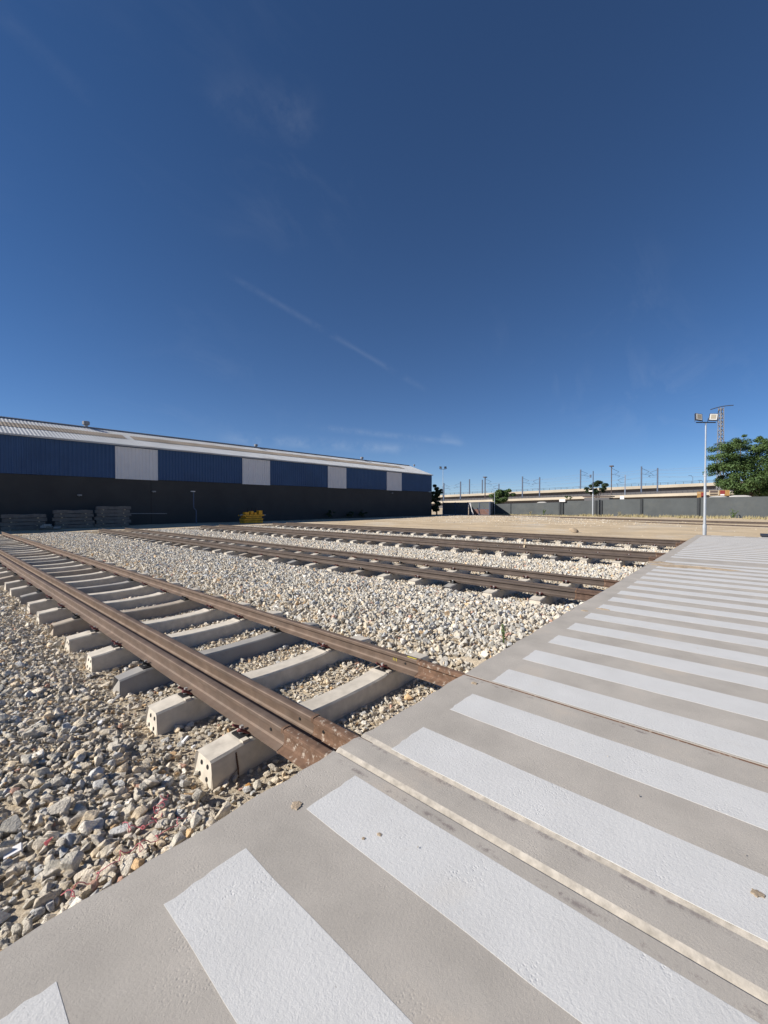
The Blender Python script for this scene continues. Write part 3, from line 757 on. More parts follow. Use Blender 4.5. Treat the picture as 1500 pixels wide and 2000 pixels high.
# ---------------------------------------------------------------- vegetation
def leaves(b, c, rad, n, size, rnd, squash=.8):
    for _ in range(n):
        d = Vector((rnd.gauss(0, 1), rnd.gauss(0, 1), rnd.gauss(0, 1))).normalized()*(rnd.random()**.45)
        p = Vector(c) + Vector((d.x*rad, d.y*rad, d.z*rad*squash))
        nrm = (d + Vector((rnd.gauss(0, .5), rnd.gauss(0, .5), rnd.gauss(.5, .5)))).normalized()
        t = nrm.orthogonal().normalized(); t = Matrix.Rotation(rnd.uniform(0, 6.28), 3, nrm) @ t; s = nrm.cross(t)
        L_, w_ = size*rnd.uniform(.7, 1.3), size*rnd.uniform(.28, .45)
        b.add([p-t*L_*.5, p+s*w_*.5+nrm*.06*size, p+t*L_*.5, p-s*w_*.5+nrm*.06*size], [(0, 1, 2, 3)])
def tree(name, base, h, crowns, label, cat, m, n, size, seed, trunk=.22, group=None, trunks=None):
    rnd = random.Random(seed)
    t = thing(name, base, label, cat, group); tb = MB()
    for tx, ty in (trunks or [(0, 0)]):
        tb.tube([(tx, ty, -.2), (tx*1.1, ty*1.1, h*.2), (tx*1.2+rnd.uniform(-.1, .1), ty*1.2, h*.38)], [trunk, trunk*.8, trunk*.55], 8)
        for (cx, cy, cz, r) in crowns:
            if rnd.random() < .75/len(trunks or [0])+.15:
                tb.tube([(tx*1.15, ty*1.15, h*.30), ((tx+cx)*.5, (ty+cy)*.5, h*.25+cz*.45), (cx, cy, cz)], [trunk*.5, trunk*.33, trunk*.12], 6)
    tb.build('trunk', M['bark'], t)
    cb = MB(); tot = sum(c[3]**2 for c in crowns)
    for (cx, cy, cz, r) in crowns:
        k = int(n*r*r/tot)
        sub = max(3, int(r*4))
        for _ in range(sub):
            d = Vector((rnd.gauss(0, 1), rnd.gauss(0, 1), rnd.gauss(0, .8))).normalized()*r*rnd.uniform(.45, 1.0)
            leaves(cb, (cx+d.x, cy+d.y, cz+d.z*.75), r*rnd.uniform(.38, .65), k//sub, size, rnd, .6)
    cb.build('crown', m, t)
    return t
def crown_px(px, py, d, base): p = at_d(px, py, d); return (p.x-base[0], p.y-base[1], p.z-base[2])
D = 74
bp = at_d(1462, 985, D); base = (bp.x, bp.y, -.3)
spec = [(1412, 888, 24), (1405, 915, 22), (1440, 872, 24), (1470, 900, 34), (1430, 910, 30), (1500, 880, 28), (1530, 905, 40), (1450, 940, 30), (1418, 938, 18), (1490, 945, 30), (1540, 950, 36), (1485, 862, 12), (1447, 858, 10), (1520, 860, 22), (1475, 925, 34), (1570, 900, 36), (1440, 955, 16), (1505, 958, 20)]
cr = [(*crown_px(x, y, D + random.uniform(-2.5, 2.5), base), s*D/F_PX*1.12) for x, y, s in spec]
tree('broad_tree', base, 12, cr, 'large leafy green tree rising behind the grey wall', 'tree', M['leaf'], 42000, .42, 2, .28, trunks=[(0, 0), (.9, .4), (-1.0, .3), (1.8, -.4), (-.3, 1.2)])
D = 100
bp = at_d(1166, 985, D); base = (bp.x, bp.y, -.3)
cr = [(*crown_px(x, y, D, base), s*D/F_PX*1.35) for x, y, s in [(1160, 957, 9), (1172, 946, 8), (1150, 960, 7), (1178, 954, 6), (1164, 944, 5)]]
tree('small_tree', base, 7, cr, 'small round tree in front of the viaduct beyond the wall', 'tree', M['leaf_dark'], 3600, .5, 3, .18)
D = 92
bp = at_d(980, 988, D); base = (bp.x, bp.y, -.3)
cr = [(*crown_px(x, y, D, base), s*D/F_PX*1.35) for x, y, s in [(968, 966, 9), (980, 962, 10), (993, 963, 8), (985, 972, 9), (966, 975, 7), (975, 978, 8)]]
tree('leafy_bush', base, 4, cr, 'leafy green bush above the wall beside the gate', 'bush', M['leaf'], 6000, .45, 4, .14)
D = 78
bp = at_d(853, 1000, D); base = (bp.x, bp.y, -.3)
cr = [(*crown_px(x, y, D, base), s*D/F_PX*1.35) for x, y, s in [(851, 962, 8), (850, 952, 6), (856, 968, 8), (848, 978, 9), (855, 985, 8), (846, 992, 9), (861, 960, 4)]]
tree('shaded_tree', base, 5, cr, 'dark shaded tree at the right end of the warehouse', 'tree', M['leaf_dark'], 5200, .45, 5, .16)
D = 118
bp = at_d(1107, 985, D); base = (bp.x, bp.y, 3)
cr = [(*crown_px(x, y, D, base), s*D/F_PX) for x, y, s in [(1106, 971, 3), (1110, 970, 3.5), (1115, 972, 3)]]
tree('shrub', base, 1.5, cr, 'small green shrub on the lower viaduct edge behind the white sign', 'shrub', M['leaf'], 350, .35, 6, .06)
for k, (px, s) in enumerate(((644, .95), (684, .8), (709, .85))):
    p = at_v(px, 1005, WV-.9); base = (p.x, WV-.9, -.28)
    tree('wall_shrub', base, 1.4, [(0, 0, .55*s, .55*s), (.35*s, 0, .85*s, .45*s), (-.35*s, .1, .75*s, .45*s), (0, .1, 1.15*s, .4*s)], ['leftmost dark shrub at the foot of the warehouse wall', 'middle dark shrub at the foot of the warehouse wall', 'rightmost dark shrub at the foot of the warehouse wall'][k], 'shrub', M['leaf_dark'], 900, .16, 20+k, .05, 'shrubs at the warehouse foot')
def weed(loc, h, n, label, seed, m='weed', cat='weed', group=None):
    rnd = random.Random(seed); t = thing('weed', loc, label, cat, group); sb, lb = MB(), MB()
    for _ in range(n):
        a = rnd.uniform(0, 6.28); hh = h*rnd.uniform(.5, 1); sp = h*rnd.uniform(.1, .4)
        tip = Vector((math.cos(a)*sp, math.sin(a)*sp, hh)); mid = tip*.5 + Vector((0, 0, .08*h))
        sb.tube([(0, 0, -.05), mid, tip], [.004, .003, .0015], 5)
        for q in range(5):
            tt = rnd.uniform(.15, 1); p = mid*2*tt if tt < .5 else mid + (tip-mid)*(tt-.5)*2
            leaves(lb, p, h*.05, 2, h*.16, rnd)
    sb.build('stem', M[m], t); lb.build('leaves', M[m], t); return t
p = at_z(985, 1256, -.08); weed((p.x, p.y, -.10), .26, 6, 'thin green weed growing between ballast and slab edge', 1)
for k, (px, py, h) in enumerate(((1062, 1003, 1.3), (1036, 1004, .9), (965, 1004, .8), (930, 1004, 1.0), (1210, 1009, .9), (1432, 1011, 1.4))):
    p = at_u(px, py, 77.6); weed((77.6, p.y, -.25), h, 12, ['tall pale green weed at the wall foot beside the first wall bay', 'low weed left of the tall pale weed at the wall foot', 'weed under the pale post where wall meets gate', 'weed at the foot of the leaning gate strut', 'weed at the wall foot right of the galvanised pole', 'dark weed at the wall foot below the large tree'][k], 50+k, 'weed' if k in (0, 5) else 'dry', 'weed', 'weeds along the wall')
gb = MB(); rnd = random.Random(9)
for _ in range(5200):
    v = rnd.uniform(-12, 38); u = 78.6 - abs(rnd.gauss(0, 2.2)); h = rnd.uniform(.12, .42)*(1.3 if v < 22 else .7)
    if noise.noise(Vector((v*.4, u*.4, 0))) < -.15: continue
    z = zground(u, v); a = rnd.uniform(0, 6.28); d = Vector((math.cos(a), math.sin(a), 0))*.05; l = Vector((rnd.gauss(0, .12), rnd.gauss(0, .12), h)); q = Vector((u, v, z-.02))
    gb.add([q-d, q+d, q+l], [(0, 1, 2)])
o = gb.build('dry_grass', M['dry']); o['kind'] = 'stuff'; o['label'] = 'dry yellowish grass along the foot of the grey wall'

# ---------------------------------------------------------------- boundary wall, gate, signs
BU = 79.0
wl_ = thing('boundary_wall', (BU, 10, -.3), 'long grey concrete boundary wall with dark posts', 'wall')
edges_px = [966, 1094, 1164, 1253, 1364, 1505]
tops = [(984.5, 981.0), (978.5, 977.5), (976, 974.5), (974.0, 972.5), (971.5, 968.5)]
vv = [at_u(x, 990, BU).y for x in edges_px]; vv[-1] = -24
for k in range(5):
    v0, v1 = vv[k], vv[k+1]
    za = at_u(edges_px[k], tops[k][0], BU).z; zb_ = at_u(edges_px[k+1], tops[k][1], BU).z
    n = max(1, int(round((v0-v1)/4.0)))
    b = MB(); yo = v0-10; y1 = v1-10
    b.add([(-.1, yo, 0), (-.1, y1, 0), (-.1, y1, zb_+.3), (-.1, yo, za+.3), (.1, yo, 0), (.1, y1, 0), (.1, y1, zb_+.3), (.1, yo, za+.3)], [(3, 2, 1, 0), (4, 5, 6, 7), (2, 3, 7, 6), (0, 4, 7, 3), (1, 2, 6, 5)])
    b.build('wall_panel', M['wall'], wl_)
    MB().box((-.13, v1-10, (zb_+.3)/2), (.22, .34, zb_+.34)).build('post', M['wall_post'], wl_)
    if k == 1: MB().box((-.13, v1-10.9, (zb_+.3)/2), (.22, .24, zb_+.34)).build('post', M['wall_post'], wl_)
MB().box((-.13, vv[0]-10+.1, 1.3), (.22, .3, 2.7)).build('post', M['wall_post'], wl_)
GU = 66.5
gv = lambda px: at_u(px, 995, GU).y
gt = thing('yard_gate', (GU, gv(915), -.3), 'dark sheet metal yard gate in two leaves beside the warehouse', 'gate')
g0 = gv(915); gz = at_u(900, 981, GU).z + .3
for a, c in ((866, 914), (917, 956)):
    y0, y1 = gv(a)-g0, gv(c)-g0
    MB().box((0, (y0+y1)/2, gz*.52), (.05, abs(y0-y1), gz*.90)).build('gate_sheet', M['wall'], gt)
    for y in (y0, (y0+y1)/2, y1): MB().box((-.06, y, gz/2), (.10, .12, gz+.05)).build('gate_post', M['mast'], gt)
    for z in (gz*.09, gz*.52, gz*.97): MB().box((-.05, (y0+y1)/2, z), (.06, abs(y0-y1), .07)).build('gate_rail', M['mast'], gt)
    MB().beam((-.05, y1, gz*.15), (-.05, (y0+y1)/2, gz*.9), .06).build('gate_brace', M['mast'], gt)
y0, y1 = gv(922)-g0, gv(955)-g0
MB().box((-.035, (y0+y1)/2, gz*.27), (.02, abs(y0-y1), gz*.5)).build('rusty_sheet', mat('rusty_sheet', (.16, .09, .075), .8, .3, 2), gt)
for k, (a, c) in enumerate(((917, 926), (919, 923))):
    q0, q1 = at_u(a, 982, GU-1.2), at_u(c, 1003, GU-1.8)
    tag(MB().beam(q0, (q1.x, q1.y, -.28), .07).build('leaning_strut', M['sign_white']), ['longer white strut leaning against the dark gate', 'shorter white strut leaning against the dark gate'][k], 'strut', 'struts leaning on the gate')
# fence stretch between gate and wall
fn = thing('fence_bay', (74.5, 40, -.3), 'narrow grey fence bay between the gate and the wall', 'fence')
a0, a1 = Vector((GU+.1, gv(957), 0)), Vector((BU-.1, vv[0]+.25, 0))
o_ = Vector((74.5, 40, 0))
MB().beam(a0-o_+Vector((0, 0, gz*.5)), a1-o_+Vector((0, 0, gz*.5)), .06, gz).build('fence_sheet', M['wall_post'], fn)
for s in (0, .5, 1): MB().box(a0.lerp(a1, s)-o_+Vector((-.04, 0, gz*.52)), (.14, .14, gz*1.05)).build('post', M['mast'], fn)
def board(px0, py0, px1, py1, u, name, label, m, extra=()):
    a, c = at_u(px0, py0, u), at_u(px1, py1, u); ct = (a+c)/2
    t = thing(name, (u, ct.y, -.3), label, 'sign'); z = ct.z+.3
    MB().box((0, 0, z), (.08, abs(a.y-c.y), abs(a.z-c.z))).build('board', m, t)
    MB().box((.10, 0, z/2), (.10, .12, z)).build('post', M['wall_post'], t)
    for (fx0, fy0, fx1, fy1, mm) in extra:
        W_, H_ = abs(a.y-c.y), abs(a.z-c.z)
        MB().box((-.046, W_*(.5-(fx0+fx1)/2), z+H_*(.5-(fy0+fy1)/2)), (.012, W_*(fx1-fx0), H_*(fy1-fy0))).build('sign_panel', mm, t)
    return t
board(1092.5, 975, 1104, 980, 78.6, 'white_sign', 'blank white sign board on the top of the boundary wall', M['sign_white'])
board(1361.5, 960.5, 1378, 973.5, 80.5, 'orange_sign', 'orange sign board with a red panel behind the floodlight pole', M['orange'], ((.48, .12, 1.0, .95, M['red']), (.52, .68, .98, .86, M['sign_white']), (.06, .15, .42, .25, M['wood'])))
board(1405, 957.5, 1425, 968, 82.5, 'red_sign', 'red and orange sign board above the white awning', M['orange'], ((.08, .05, .55, .72, M['red']), (.1, .72, .5, .95, M['sign_white'])))
board(1385, 958, 1404, 968, 84, 'timber_rack', 'brown timber rack of boards beside the red sign', M['wood'], ((.1, .05, .9, .45, M['mast_brown']), (.1, .6, .9, .9, M['rail_far'])))
board(1211, 968.5, 1219, 976.5, 81, 'white_box', 'small white panel above the wall near its pole', M['sign_white'])
def awning(px0, px1, py, u, h, label, g=None):
    a, c = at_u(px0, py, u), at_u(px1, py, u)
    t = thing('white_awning', (u, (a.y+c.y)/2, -.3), label, 'awning', g); L = abs(a.y-c.y)/2; z = a.z+.3
    b = MB(); n = 10
    for i in range(n+1):
        y = -L+2*L*i/n; k = h*(1-((i-n*.55)/(n*.6))**4)
        b.v += [(-.8, y, z-h), (0, y, z-h+max(k, .02)), (.8, y, z-h)]
    for i in range(n):
        for j in (0, 1): b.f.append((i*3+j, i*3+j+1, (i+1)*3+j+1, (i+1)*3+j))
    b.build('roof_cover', M['awning'], t)
    for y in (-L*.8, L*.8): MB().box((0, y, (z-h)/2), (.1, .1, z-h)).build('leg', M['galv'], t)
awning(1385, 1424, 969, 82, .45, 'left white awning roof just above the wall under the tree', 'awnings behind the wall')
awning(1424, 1471, 967.5, 82, .45, 'right white awning roof just above the wall under the tree', 'awnings behind the wall')
awning(1050, 1069, 980.0, 83, .35, 'white rounded cover showing above the wall left of the white sign', 'awnings behind the wall')
awning(1033, 1046, 983.2, 84, .25, 'lowest white cover showing just above the wall', 'awnings behind the wall')
# dark shed roof behind the wall
pa, pb = at_u(1141, 969, 86), at_u(1190, 970, 86)
t = thing('dark_shed', (86, (pa.y+pb.y)/2, -.3), 'dark shed top behind the wall under the small tree', 'shed')
L = abs(pa.y-pb.y)/2
MB().box((1.5, 0, pa.z/2), (3, 2*L, pa.z)).build('shed_wall', M['girder'], t); MB().box((1.5, 0, pa.z+.2), (3.4, 2*L+.5, .18)).build('shed_roof', M['mast_brown'], t)

# ---------------------------------------------------------------- siding in front of the wall
def siding(name, path, label, z=-.12):
    P_ = [(p.x, p.y) for p in path]
    r = rail_mb(0, 0, 0, dz=z, path=P_, sc=1.15).build(name, M['rail_far']); return tag(r, label, 'rail', 'siding rails before the wall')
def bez(pts, n=26):
    out = []; xs = [p[1] for p in pts]
    for i in range(n):
        v = pts[0][1] + (pts[-1][1]-pts[0][1])*i/(n-1); o = np.argsort(xs)
        out.append(Vector((float(np.interp(v, np.array(xs)[o], np.array([p[0] for p in pts])[o])), v)))
    return out
siding('rail', bez([(68.5, 39), (65.6, 34), (63.0, 25), (60.6, 16.9), (57, 7), (54.4, -1.6), (52, -12)]), 'front rail of the distant siding before the grey wall', -.08)
siding('rail', bez([(70.2, 39), (67.3, 34), (64.7, 25), (62.3, 16.9), (58.8, 7), (56.2, -1.6), (53.7, -12)]), 'rear rail of the distant siding before the grey wall', -.08)
siding('rail', bez([(51.5, 11), (49.0, 3), (46.8, -1.4), (43.5, -9)]), 'short loose rail on the sandy ground right of the floodlight pole', -.14)

# ---------------------------------------------------------------- floodlight poles
def floodlight(loc, h, label, s=1.0, yaw=0, aim=(0, 0)):
    t = thing('floodlight_pole', loc, label, 'floodlight', 'floodlight poles')
    MB().tube([(0, 0, 0), (0, 0, h*.105)], .088*s, 14).build('pole_base', M['galv'], t)
    MB().tube([(0, 0, h*.105), (0, 0, h*.55)], [.065*s, .058*s], 14).build('lower_pole', M['galv'], t)
    MB().tube([(0, 0, h*.55), (0, 0, h)], [.038*s, .034*s], 12).build('upper_pole', M['galv'], t)
    MB().tube([(0, 0, h*.095), (0, 0, h*.125)], .095*s, 14).build('collar', M['galv'], t)
    MB().tube([(0, 0, h*.54), (0, 0, h*.565)], .075*s, 12).build('collar', M['galv'], t)
    rx = Matrix.Rotation(yaw, 3, 'Z'); ax = rx @ Vector((1, 0, 0))
    MB().beam(-ax*.52*s+Vector((0, 0, h+.03)), ax*.52*s+Vector((0, 0, h+.03)), .05, .05).build('crossbar', M['lamp_frame'], t)
    for k, (sx, a) in enumerate(((-1, aim[0]), (1, aim[1]))):
        c = ax*sx*.40*s + Vector((0, 0, h+.31*s))
        Mx = Matrix.Rotation(yaw+a, 3, 'Z') @ Matrix.Rotation(R(-12), 3, 'X') @ Matrix.Rotation(R(8), 3, 'Y')
        hd = MB().box(c, (.37*s, .09, .38*s), M=Mx).build('lamp_head', M['lamp_frame'], t)
        MB().box(c + Mx @ Vector((0, -.047, .0)), (.32*s, .01, .33*s), M=Mx).build('lens', M['lens'], hd)
        MB().box(c + Mx @ Vector((0, -.054, .01*s)), (.22*s, .006, .24*s), M=Mx).build('led_array', M['leds'], hd)
        yk = MB()
        for q in (-1, 1): yk.beam(c + Mx @ Vector((q*.21*s, 0, -.05*s)), c + Mx @ Vector((q*.21*s, 0, -.29*s)), .025)
        yk.build('yoke', M['lamp_frame'], t)
    return t
fp = at_z(1376, 1044.5, -.02); top = at_d(1378, 828, (fp-EYE).dot(Vector((math.cos(HEAD), math.sin(HEAD), 0))))
floodlight((28.1, fp.y/fp.x*28.1, -.24), top.z+.24, 'tall galvanised floodlight pole with two lamps at the slab end', 1.0, HEAD-math.pi/2, (R(4), R(-32)))
fq = at_u(865, 1007, 66.5); tp = at_u(863.5, 917, 66.5)
floodlight((66.5, fq.y, -.28), tp.z+.28, 'thin distant floodlight pole beside the warehouse corner', 1.15, HEAD-math.pi/2, (R(20), R(150)))
p0 = at_u(1158.5, 920, 77.8)
t = thing('camera_pole', (77.8, p0.y, -.28), 'galvanised pole with a small box before the grey wall', 'pole')
MB().tube([(0, 0, 0), (0, 0, 3.9)], .11, 10).build('pole', M['galv'], t); MB().tube([(0, 0, 3.9), (0, 0, p0.z+.28)], .075, 10).build('upper_pole', M['mast'], t)
MB().box((0, .35, at_u(1155, 959, 77.8).z+.28), (.3, .6, .2)).build('box', M['sign_white'], t)
MB().box((0, .42, at_u(1155, 930, 77.8).z+.28), (.2, .25, .5)).build('camera_head', M['mast'], t)
p0 = at_u(966, 959, 76)
t = thing('pale_post', (76, p0.y, -.28), 'slim pale post standing where the wall meets the gate', 'post')
MB().tube([(0, 0, 0), (0, 0, p0.z+.28)], .06, 8).build('pole', M['galv'], t); MB().tube([(0, 0, p0.z*.6), (0, 0, p0.z*.6+.12)], .09, 8).build('collar', M['galv'], t)

# ---------------------------------------------------------------- viaducts, masts, wires
def viaduct(name, ends, fas, gird, rail_h, label, npost, width):
    (x0, y0, d0), (x1, y1, d1) = ends
    A, B = at_d(x0, y0, d0), at_d(x1, y1, d1)
    t = thing(name, ((A+B)/2).to_tuple()[:2] + (0,), label, 'viaduct'); O = Vector(t.location)
    A -= O; B -= O
    d = (B-A); d.z = 0; d.normalize(); nb = Vector((-d.y, d.x, 0))
    if nb.dot((A+O)) < 0: nb = -nb
    def slabp(off0, off1, zt, zb, nm, m):
        pts = [P_ + nb*o + Vector((0, 0, z)) for P_ in (A, B) for o, z in ((off0, zt), (off1, zt), (off1, zb), (off0, zb))]
        return MB().add(pts, [(0, 1, 2, 3), (7, 6, 5, 4), (0, 4, 5, 1), (1, 5, 6, 2), (2, 6, 7, 3), (3, 7, 4, 0)]).build(nm, m, t)
    slabp(0, width, 0, -fas, 'deck', M['deck'])
    slabp(1.3, width-1.3, -fas-.003, -fas-gird, 'girder', M['girder'])
    rl = MB()
    for k in range(npost+1):
        P_ = A.lerp(B, k/npost); rl.beam(P_+nb*.2+Vector((0, 0, -.1)), P_+nb*.2+Vector((0, 0, rail_h)), .10)
    for z in (.45, 1.0): rl.beam(A+nb*.2+Vector((0, 0, rail_h*z)), B+nb*.2+Vector((0, 0, rail_h*z)), .07)
    rl.build('parapet_railing', M['railing'], t)
    L = (B-A).length
    k = 9
    for i in range(k):
        P_ = A.lerp(B, (i+.5)/k) + nb*width*.5
        MB().box((P_.x, P_.y, (P_.z-fas-gird-.5)/2), (1.6, 2.4, P_.z-fas-gird+.5), rz=math.atan2(d.y, d.x)).build('pier', M['girder'], t)
    return t
viaduct('road_viaduct', ((838, 968.0, 205), (1600, 933.0, 128)), 1.05, 2.4, .85, 'upper cream road viaduct rising to the right behind the masts', 60, 9)
viaduct('rail_viaduct', ((838, 979.8, 178), (1600, 953.8, 100)), .80, 2.0, .7, 'lower cream rail viaduct just above the grey wall', 90, 9)
def dline(px):   # depth of the rail viaduct's near edge at a picture column
    A, B = at_d(838, 979.8, 178), at_d(1600, 953.8, 100)
    r = ray(px, 987); n = Vector((-(B-A).y, (B-A).x)); return (Vector((A.x, A.y)).dot(n))/(Vector((r.x, r.y)).dot(n))
def mast(px, top, bot, w, label, m, arm=0, extra=4., brown=False):
    d = dline(px) + extra
    T_, B_ = at_d(px, top, d), at_d(px, bot, d)
    t = thing('catenary_mast', (T_.x, T_.y, B_.z), label, 'mast', 'catenary masts on the viaduct'); h = T_.z-B_.z
    b = MB(); 
    if brown:
        for sx in (-1, 1): b.box((sx*w*.5, 0, h/2), (.12, .14, h))
        for i in range(14): b.beam((-w*.5*(1 if i % 2 else -1), 0, h*i/14), (w*.5*(1 if i % 2 else -1), 0, h*(i+1)/14), .08)
        b.build('lattice_post', m, t); MB().box((0, 0, h), (w*3.2, w*2, .35)).build('mast_head', m, t)
    else: b.box((0, 0, h/2), (w, w, h)).build('post', m, t)
    if arm:
        rt = Vector((math.sin(HEAD), -math.cos(HEAD), 0))*arm
        ab = MB(); ab.beam((0, 0, h*.93), rt*2.4+Vector((0, 0, h*.80)), .07); ab.beam((0, 0, h*.72), rt*2.8+Vector((0, 0, h*.66)), .07); ab.beam(rt*2.4+Vector((0, 0, h*.80)), rt*1.2+Vector((0, 0, h*.70)), .06); ab.beam(rt*2.8+Vector((0, 0, h*.66)), rt*2.2+Vector((0, 0, h*.60)), .05)
        ab.build('cantilever', M['mast'], t)
    return t
G_ = M['mast']; Bn = M['mast_brown']
MASTS = [(867, 943.5, 978, .35, 'leftmost catenary mast just right of the distant floodlight pole', G_, 1), (899.5, 940.5, 976, .38, 'blue grey mast with left arm above the dark gate leaf', G_, -1), (917, 936, 965, .34, 'plain mast above the middle of the gate', G_, 0), (942, 937, 964, .34, 'plain mast left of the brown lattice mast over the gate', G_, 0), (974.5, 945, 976, .30, 'short grey mast with left arm rising through the bush', G_, -1), (1020.5, 930.5, 972, .36, 'blue grey mast with right arm right of the bush', G_, 1), (1054, 932, 972, .34, 'blue grey mast with left arm above the white cover', G_, -1), (1134, 917, 955, .34, 'tall plain mast left of the small round tree', G_, 1), (1221, 928, 976, .26, 'thin grey mast with left arm right of the brown lattice mast', M['wire'], -1), (1253, 911, 962, .36, 'tall dark blue mast with right arm', G_, 1), (1284.5, 914, 961, .36, 'tall dark blue mast with left arm', G_, -1)]
for a in MASTS: mast(*a)
mast(947.5, 932, 975, .5, 'brown lattice mast with square head above the gate', Bn, 1, brown=True)
mast(1194.5, 910.5, 966, .5, 'tall brown lattice mast with square head right of the small tree', Bn, 1, brown=True)
WIRES = [((840, 950), (899, 946), (1020, 938), (1134, 926), (1253, 918), (1520, 898)), ((840, 953), (899, 951), (1020, 944), (1134, 934), (1253, 925), (1520, 912)), ((840, 958), (899, 956), (1020, 950), (1134, 941), (1253, 932), (1520, 922)), ((942, 945), (1054, 936), (1157, 928), (1284, 919), (1520, 905)), ((942, 955), (1054, 945), (1157, 938), (1284, 930), (1520, 926)), ((899, 962), (1054, 953), (1157, 946), (1284, 938), (1520, 932))]
WL = ['uppermost overhead wire across the blue sky above the viaducts', 'second overhead wire from the top above the viaducts', 'third overhead wire from the top above the viaducts', 'fourth overhead wire from the top above the viaducts', 'fifth overhead wire from the top above the viaducts', 'lowest overhead wire just above the viaduct railing']
for k, pts in enumerate(WIRES):
    P_ = []
    for (a, c) in zip(pts, pts[1:]):
        A, B = at_d(*a, dline(a[0])+5+k), at_d(*c, dline(c[0])+5+k)
        for s in range(6): q = A.lerp(B, s/6); q.z -= .5*4*(s/6)*(1-s/6); P_.append(q)
    P_.append(at_d(*pts[-1], dline(pts[-1][0])+5+k))
    tag(MB().tube(P_, .032, 4).build('overhead_wire', M['wire']), WL[k], 'wire', 'overhead wires')
for k, (px, py) in enumerate(((1353, 939), (1372, 944))):
    q = at_d(px, py+2, 150); q.z = at_d(px, 950, 150).z
    t = thing('street_lamp', q, ['curved street lamp on the upper viaduct left of the floodlight pole', 'street lamp on the upper viaduct right behind the floodlight pole'][k], 'street lamp', 'lamps on the road viaduct')
    hh = at_d(px, py-10+k*4, 150).z - q.z; rt = Vector((math.sin(HEAD), -math.cos(HEAD), 0))
    MB().tube([(0, 0, 0), (0, 0, hh*.85), -rt*.5+Vector((0, 0, hh)), -rt*1.1+Vector((0, 0, hh))], .07, 6).build('pole', M['mast'], t)
    MB().box(-rt*1.3+Vector((0, 0, hh)), (.6, .25, .12), rz=HEAD-math.pi/2).build('lamp_head', M['mast'], t)
# lattice tower behind the tree
d = 84
B_, T_ = at_d(1406, 985, d), at_d(1406, 797, d)
t = thing('lattice_tower', (B_.x, B_.y, -.3), 'tall grey lattice tower with a curved top arm behind the tree', 'tower')
h = T_.z+.3; b = MB(); rt = Vector((math.sin(HEAD), -math.cos(HEAD), 0)); fw = Vector((math.cos(HEAD), math.sin(HEAD), 0))
def cor(sx, sy, z): w_ = .46 - .16*z/h; return rt*sx*w_ + fw*sy*w_ + Vector((0, 0, z))
for sx in (-1, 1):
    for sy in (-1, 1): b.beam(cor(sx, sy, 0), cor(sx, sy, h), .13)
b.build('tower_leg_frame', M['tower'], t)
b = MB()
for i in range(26):
    z0, z1 = h*i/26, h*(i+1)/26; s = 1 if i % 2 else -1
    for (a, c) in (((-1, -1), (1, -1)), ((1, -1), (1, 1)), ((1, 1), (-1, 1)), ((-1, 1), (-1, -1))):
        p_, q_ = (a, c) if s > 0 else (c, a); b.beam(cor(*p_, z0), cor(*q_, z1), .08)
b.build('lattice_bracing', M['tower'], t)
MB().tube([rt*x_+Vector((0, 0, h+.45-.035*(x_-2.6)**2+.02*x_)) for x_ in np.linspace(-2.2, 2.5, 9)], .09, 6).build('top_arm', M['mast'], t)
MB().box((0, 0, h*.66), (1.3, 1.3, .25)).build('platform', M['mast'], t); MB().beam(-rt*1.5+Vector((0, 0, h*.66)), -rt*.6+Vector((0, 0, h*.67)), .10).build('side_arm', M['mast'], t)

# ---------------------------------------------------------------- small things on the ground
def rubble(name, loc, d, label, cat, m, seed=0, flat=.7):
    me = stone_mesh(500+seed, flat); me.materials.append(m); o = obj(name, me, None, None, loc); o.scale = d
    o.rotation_euler = (random.uniform(-.3, .3), random.uniform(-.3, .3), random.uniform(0, 6)); return tag(o, label, cat)
p = at_z(1120, 1040, -.25); rubble('boulder', (p.x, p.y, -.13), (.75, .55, .62), 'lone pale boulder on the sand behind the farthest track', 'rock', M['sand'], 1)
p = at_z(1492, 1047, -.2)
tag(MB().box((p.x+.2, p.y-.2, -.15), (1.2, .7, .12)).build('dark_plate', M['lamp_frame']), 'dark flat plate lying on sand beyond the slab end', 'plate')
p = at_z(1013, 1071, -.02); q = at_z(1026, 1054, -.02)
bs = Vector((TR[2]+RC-TR[0]-.15, 6.75, -.15)); tp = at_u(1026, 1054, TR[2]+RC-TR[0]+.25)
tag(MB().beam(bs, tp, .06, .03).build('wooden_stake', M['wood']), 'pale wooden stake leaning on the third track', 'stake')
k = 0
for (px, py, sx, sy, lab) in ((362, 1447, .07, .03, 'long white plaster shard on dirt left of the first sleeper'), (378, 1461, .03, .025, 'small square white shard touching the first sleeper'), (331, 1462, .03, .025, 'white shard lying left of the long plaster shard'), (196, 1414, .055, .03, 'pale grey slate shard left of the second sleeper'), (25, 1668, .075, .05, 'angular white stone piece near the red brick fragment')):
    z = zbed(*at_z(px, py, -.3).to_2d())+.025; p = at_z(px, py, z)
    M3 = Euler((random.uniform(-.3, .3), random.uniform(-.3, .3), random.uniform(0, 3))).to_matrix()
    tag(MB().box(p + Vector((0, 0, .012)), (sx, sy, .014), M=M3, top=.9).build('white_shard', M['shard']), lab, 'shard', 'white shards on the ballast'); k += 1
p = at_z(97, 1650, -.12); o = rubble('brick_fragment', p + Vector((0, 0, .02)), (.062, .05, .045), 'small pinkish red brick fragment among the large stones', 'brick', M['brick'], 7)
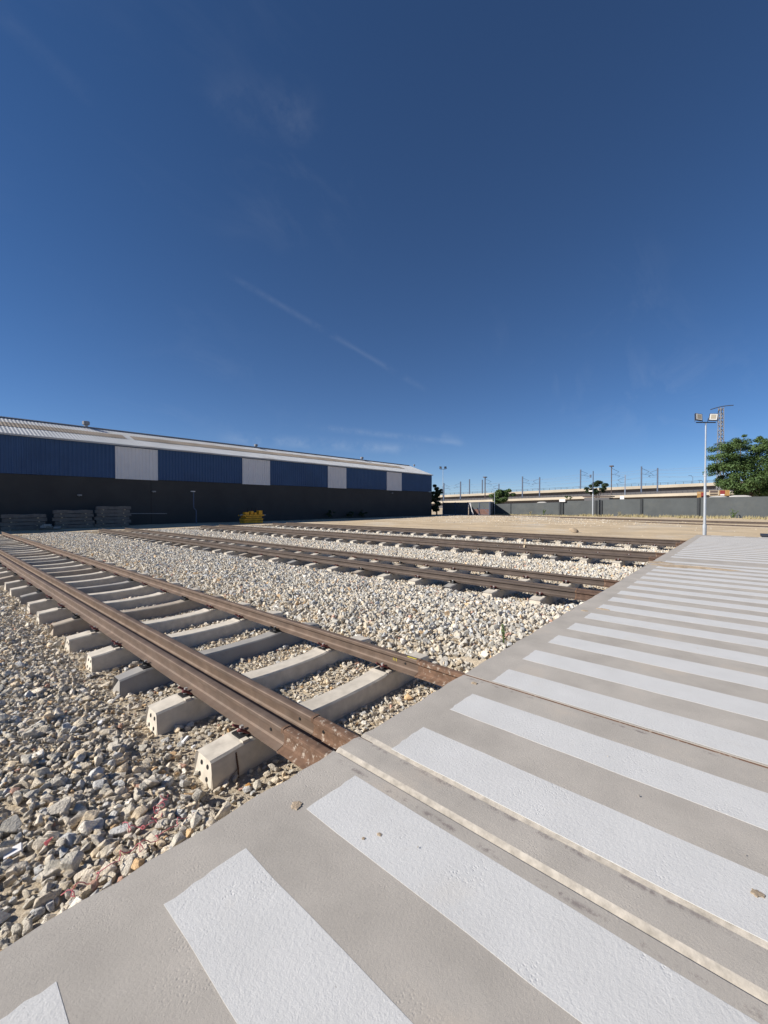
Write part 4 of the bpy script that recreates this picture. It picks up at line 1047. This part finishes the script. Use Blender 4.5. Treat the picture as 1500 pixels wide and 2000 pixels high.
for kk, (px, py, lab) in enumerate(((485, 1540, 'orange rusty stone beside the first sleeper'), (153, 1383, 'yellowish ochre stone left of the second sleeper'))):
    p = at_z(px, py, zbed(*at_z(px, py, -.33).to_2d())); rubble('ochre_stone', p + Vector((0, 0, .015)), (.075, .06, .05), lab, 'stone', mat('ochre_stone', (.42, .22, .07), .9, .3, 40, bump=.4, bscale=70), 20+kk)
rnd = random.Random(77)
TW = [((236, 1586), (292, 1606), (310, 1560), 'pink twine looped over stones in the foreground'), ((262, 1655), (300, 1640), (372, 1560), 'knotted pink twine tangle near the slab edge'), ((120, 1755), (190, 1718), (260, 1640), 'long pink twine strand along the slab edge'), ((300, 1560), (318, 1545), (322, 1525), 'short pink twine end pointing at the first sleeper')]
for a, c, e, lab in TW:
    pts = []; base = [at_z(*q, -.08) for q in (a, c, e)]
    for s in np.linspace(0, 1, 34):
        q = base[0]*(1-s)**2 + base[1]*2*s*(1-s) + base[2]*s*s
        zz = zbed(q.x, q.y)+.055
        pts.append((q.x+.018*math.sin(s*19+rnd.random()), q.y+.018*math.cos(s*23), max(zz, -.16) + .012*math.sin(s*31)))
    tag(MB().tube(pts, .0022, 5).build('twine', M['twine'], smooth=True), lab, 'twine', 'pink twine on the stones')
s0 = SLEEPERS[0]
rb = thing('rusty_rebar', (s0[0]+.20, s0[1]-.145, -.43), 'short rusty rebar standing against the first sleeper', 'rebar')
MB().tube([(0, -.012, -.05), (-.0, -.002, .10), (.0, .028, .20)], .0055, 7).build('bar', M['rebar'], rb)
for z in np.linspace(.10, .2, 9): MB().tube([(0, .028*(z-.1)/.1-.002, z), (0, .028*(z-.1)/.1-.001, z+.004)], .0068, 7).build('rib', M['rebar'], rb)
MB().tube([(0, .0, .10), (-.05, -.002, .07), (-.10, -.004, .01), (-.13, -.006, -.02)], .0022, 5).build('tie_wire', M['rebar'], rb)
rnd = random.Random(31)
for k, (px, py) in enumerate(((1154, 1303), (1195, 1308), (1103, 1340), (1362, 1266), (1175, 1280), (1455, 1671), (816, 1656), (1248, 1555), (1187, 1478))):
    p = at_z(px, py, .004); me = PROTO['warm'][1][k % 12]; o = obj('pebble', me, None, None, (p.x, p.y, .008)); d = rnd.uniform(.008, .018); o.scale = (d, d, d)
    tag(o, ['pebble on the seventh stripe from the front, left one of two', 'pebble on the seventh stripe from the front, right one of two', 'pebble on the edge of the sixth stripe', 'far pebble on a white stripe', 'pebble between two mid stripes', 'pebble on the wide stripe near the right edge', 'pebble on the big stripe in front of the groove', 'pale pebble on bare concrete right of the groove', 'pebble near the rusty rail line'][k], 'pebble', 'pebbles on the slab')
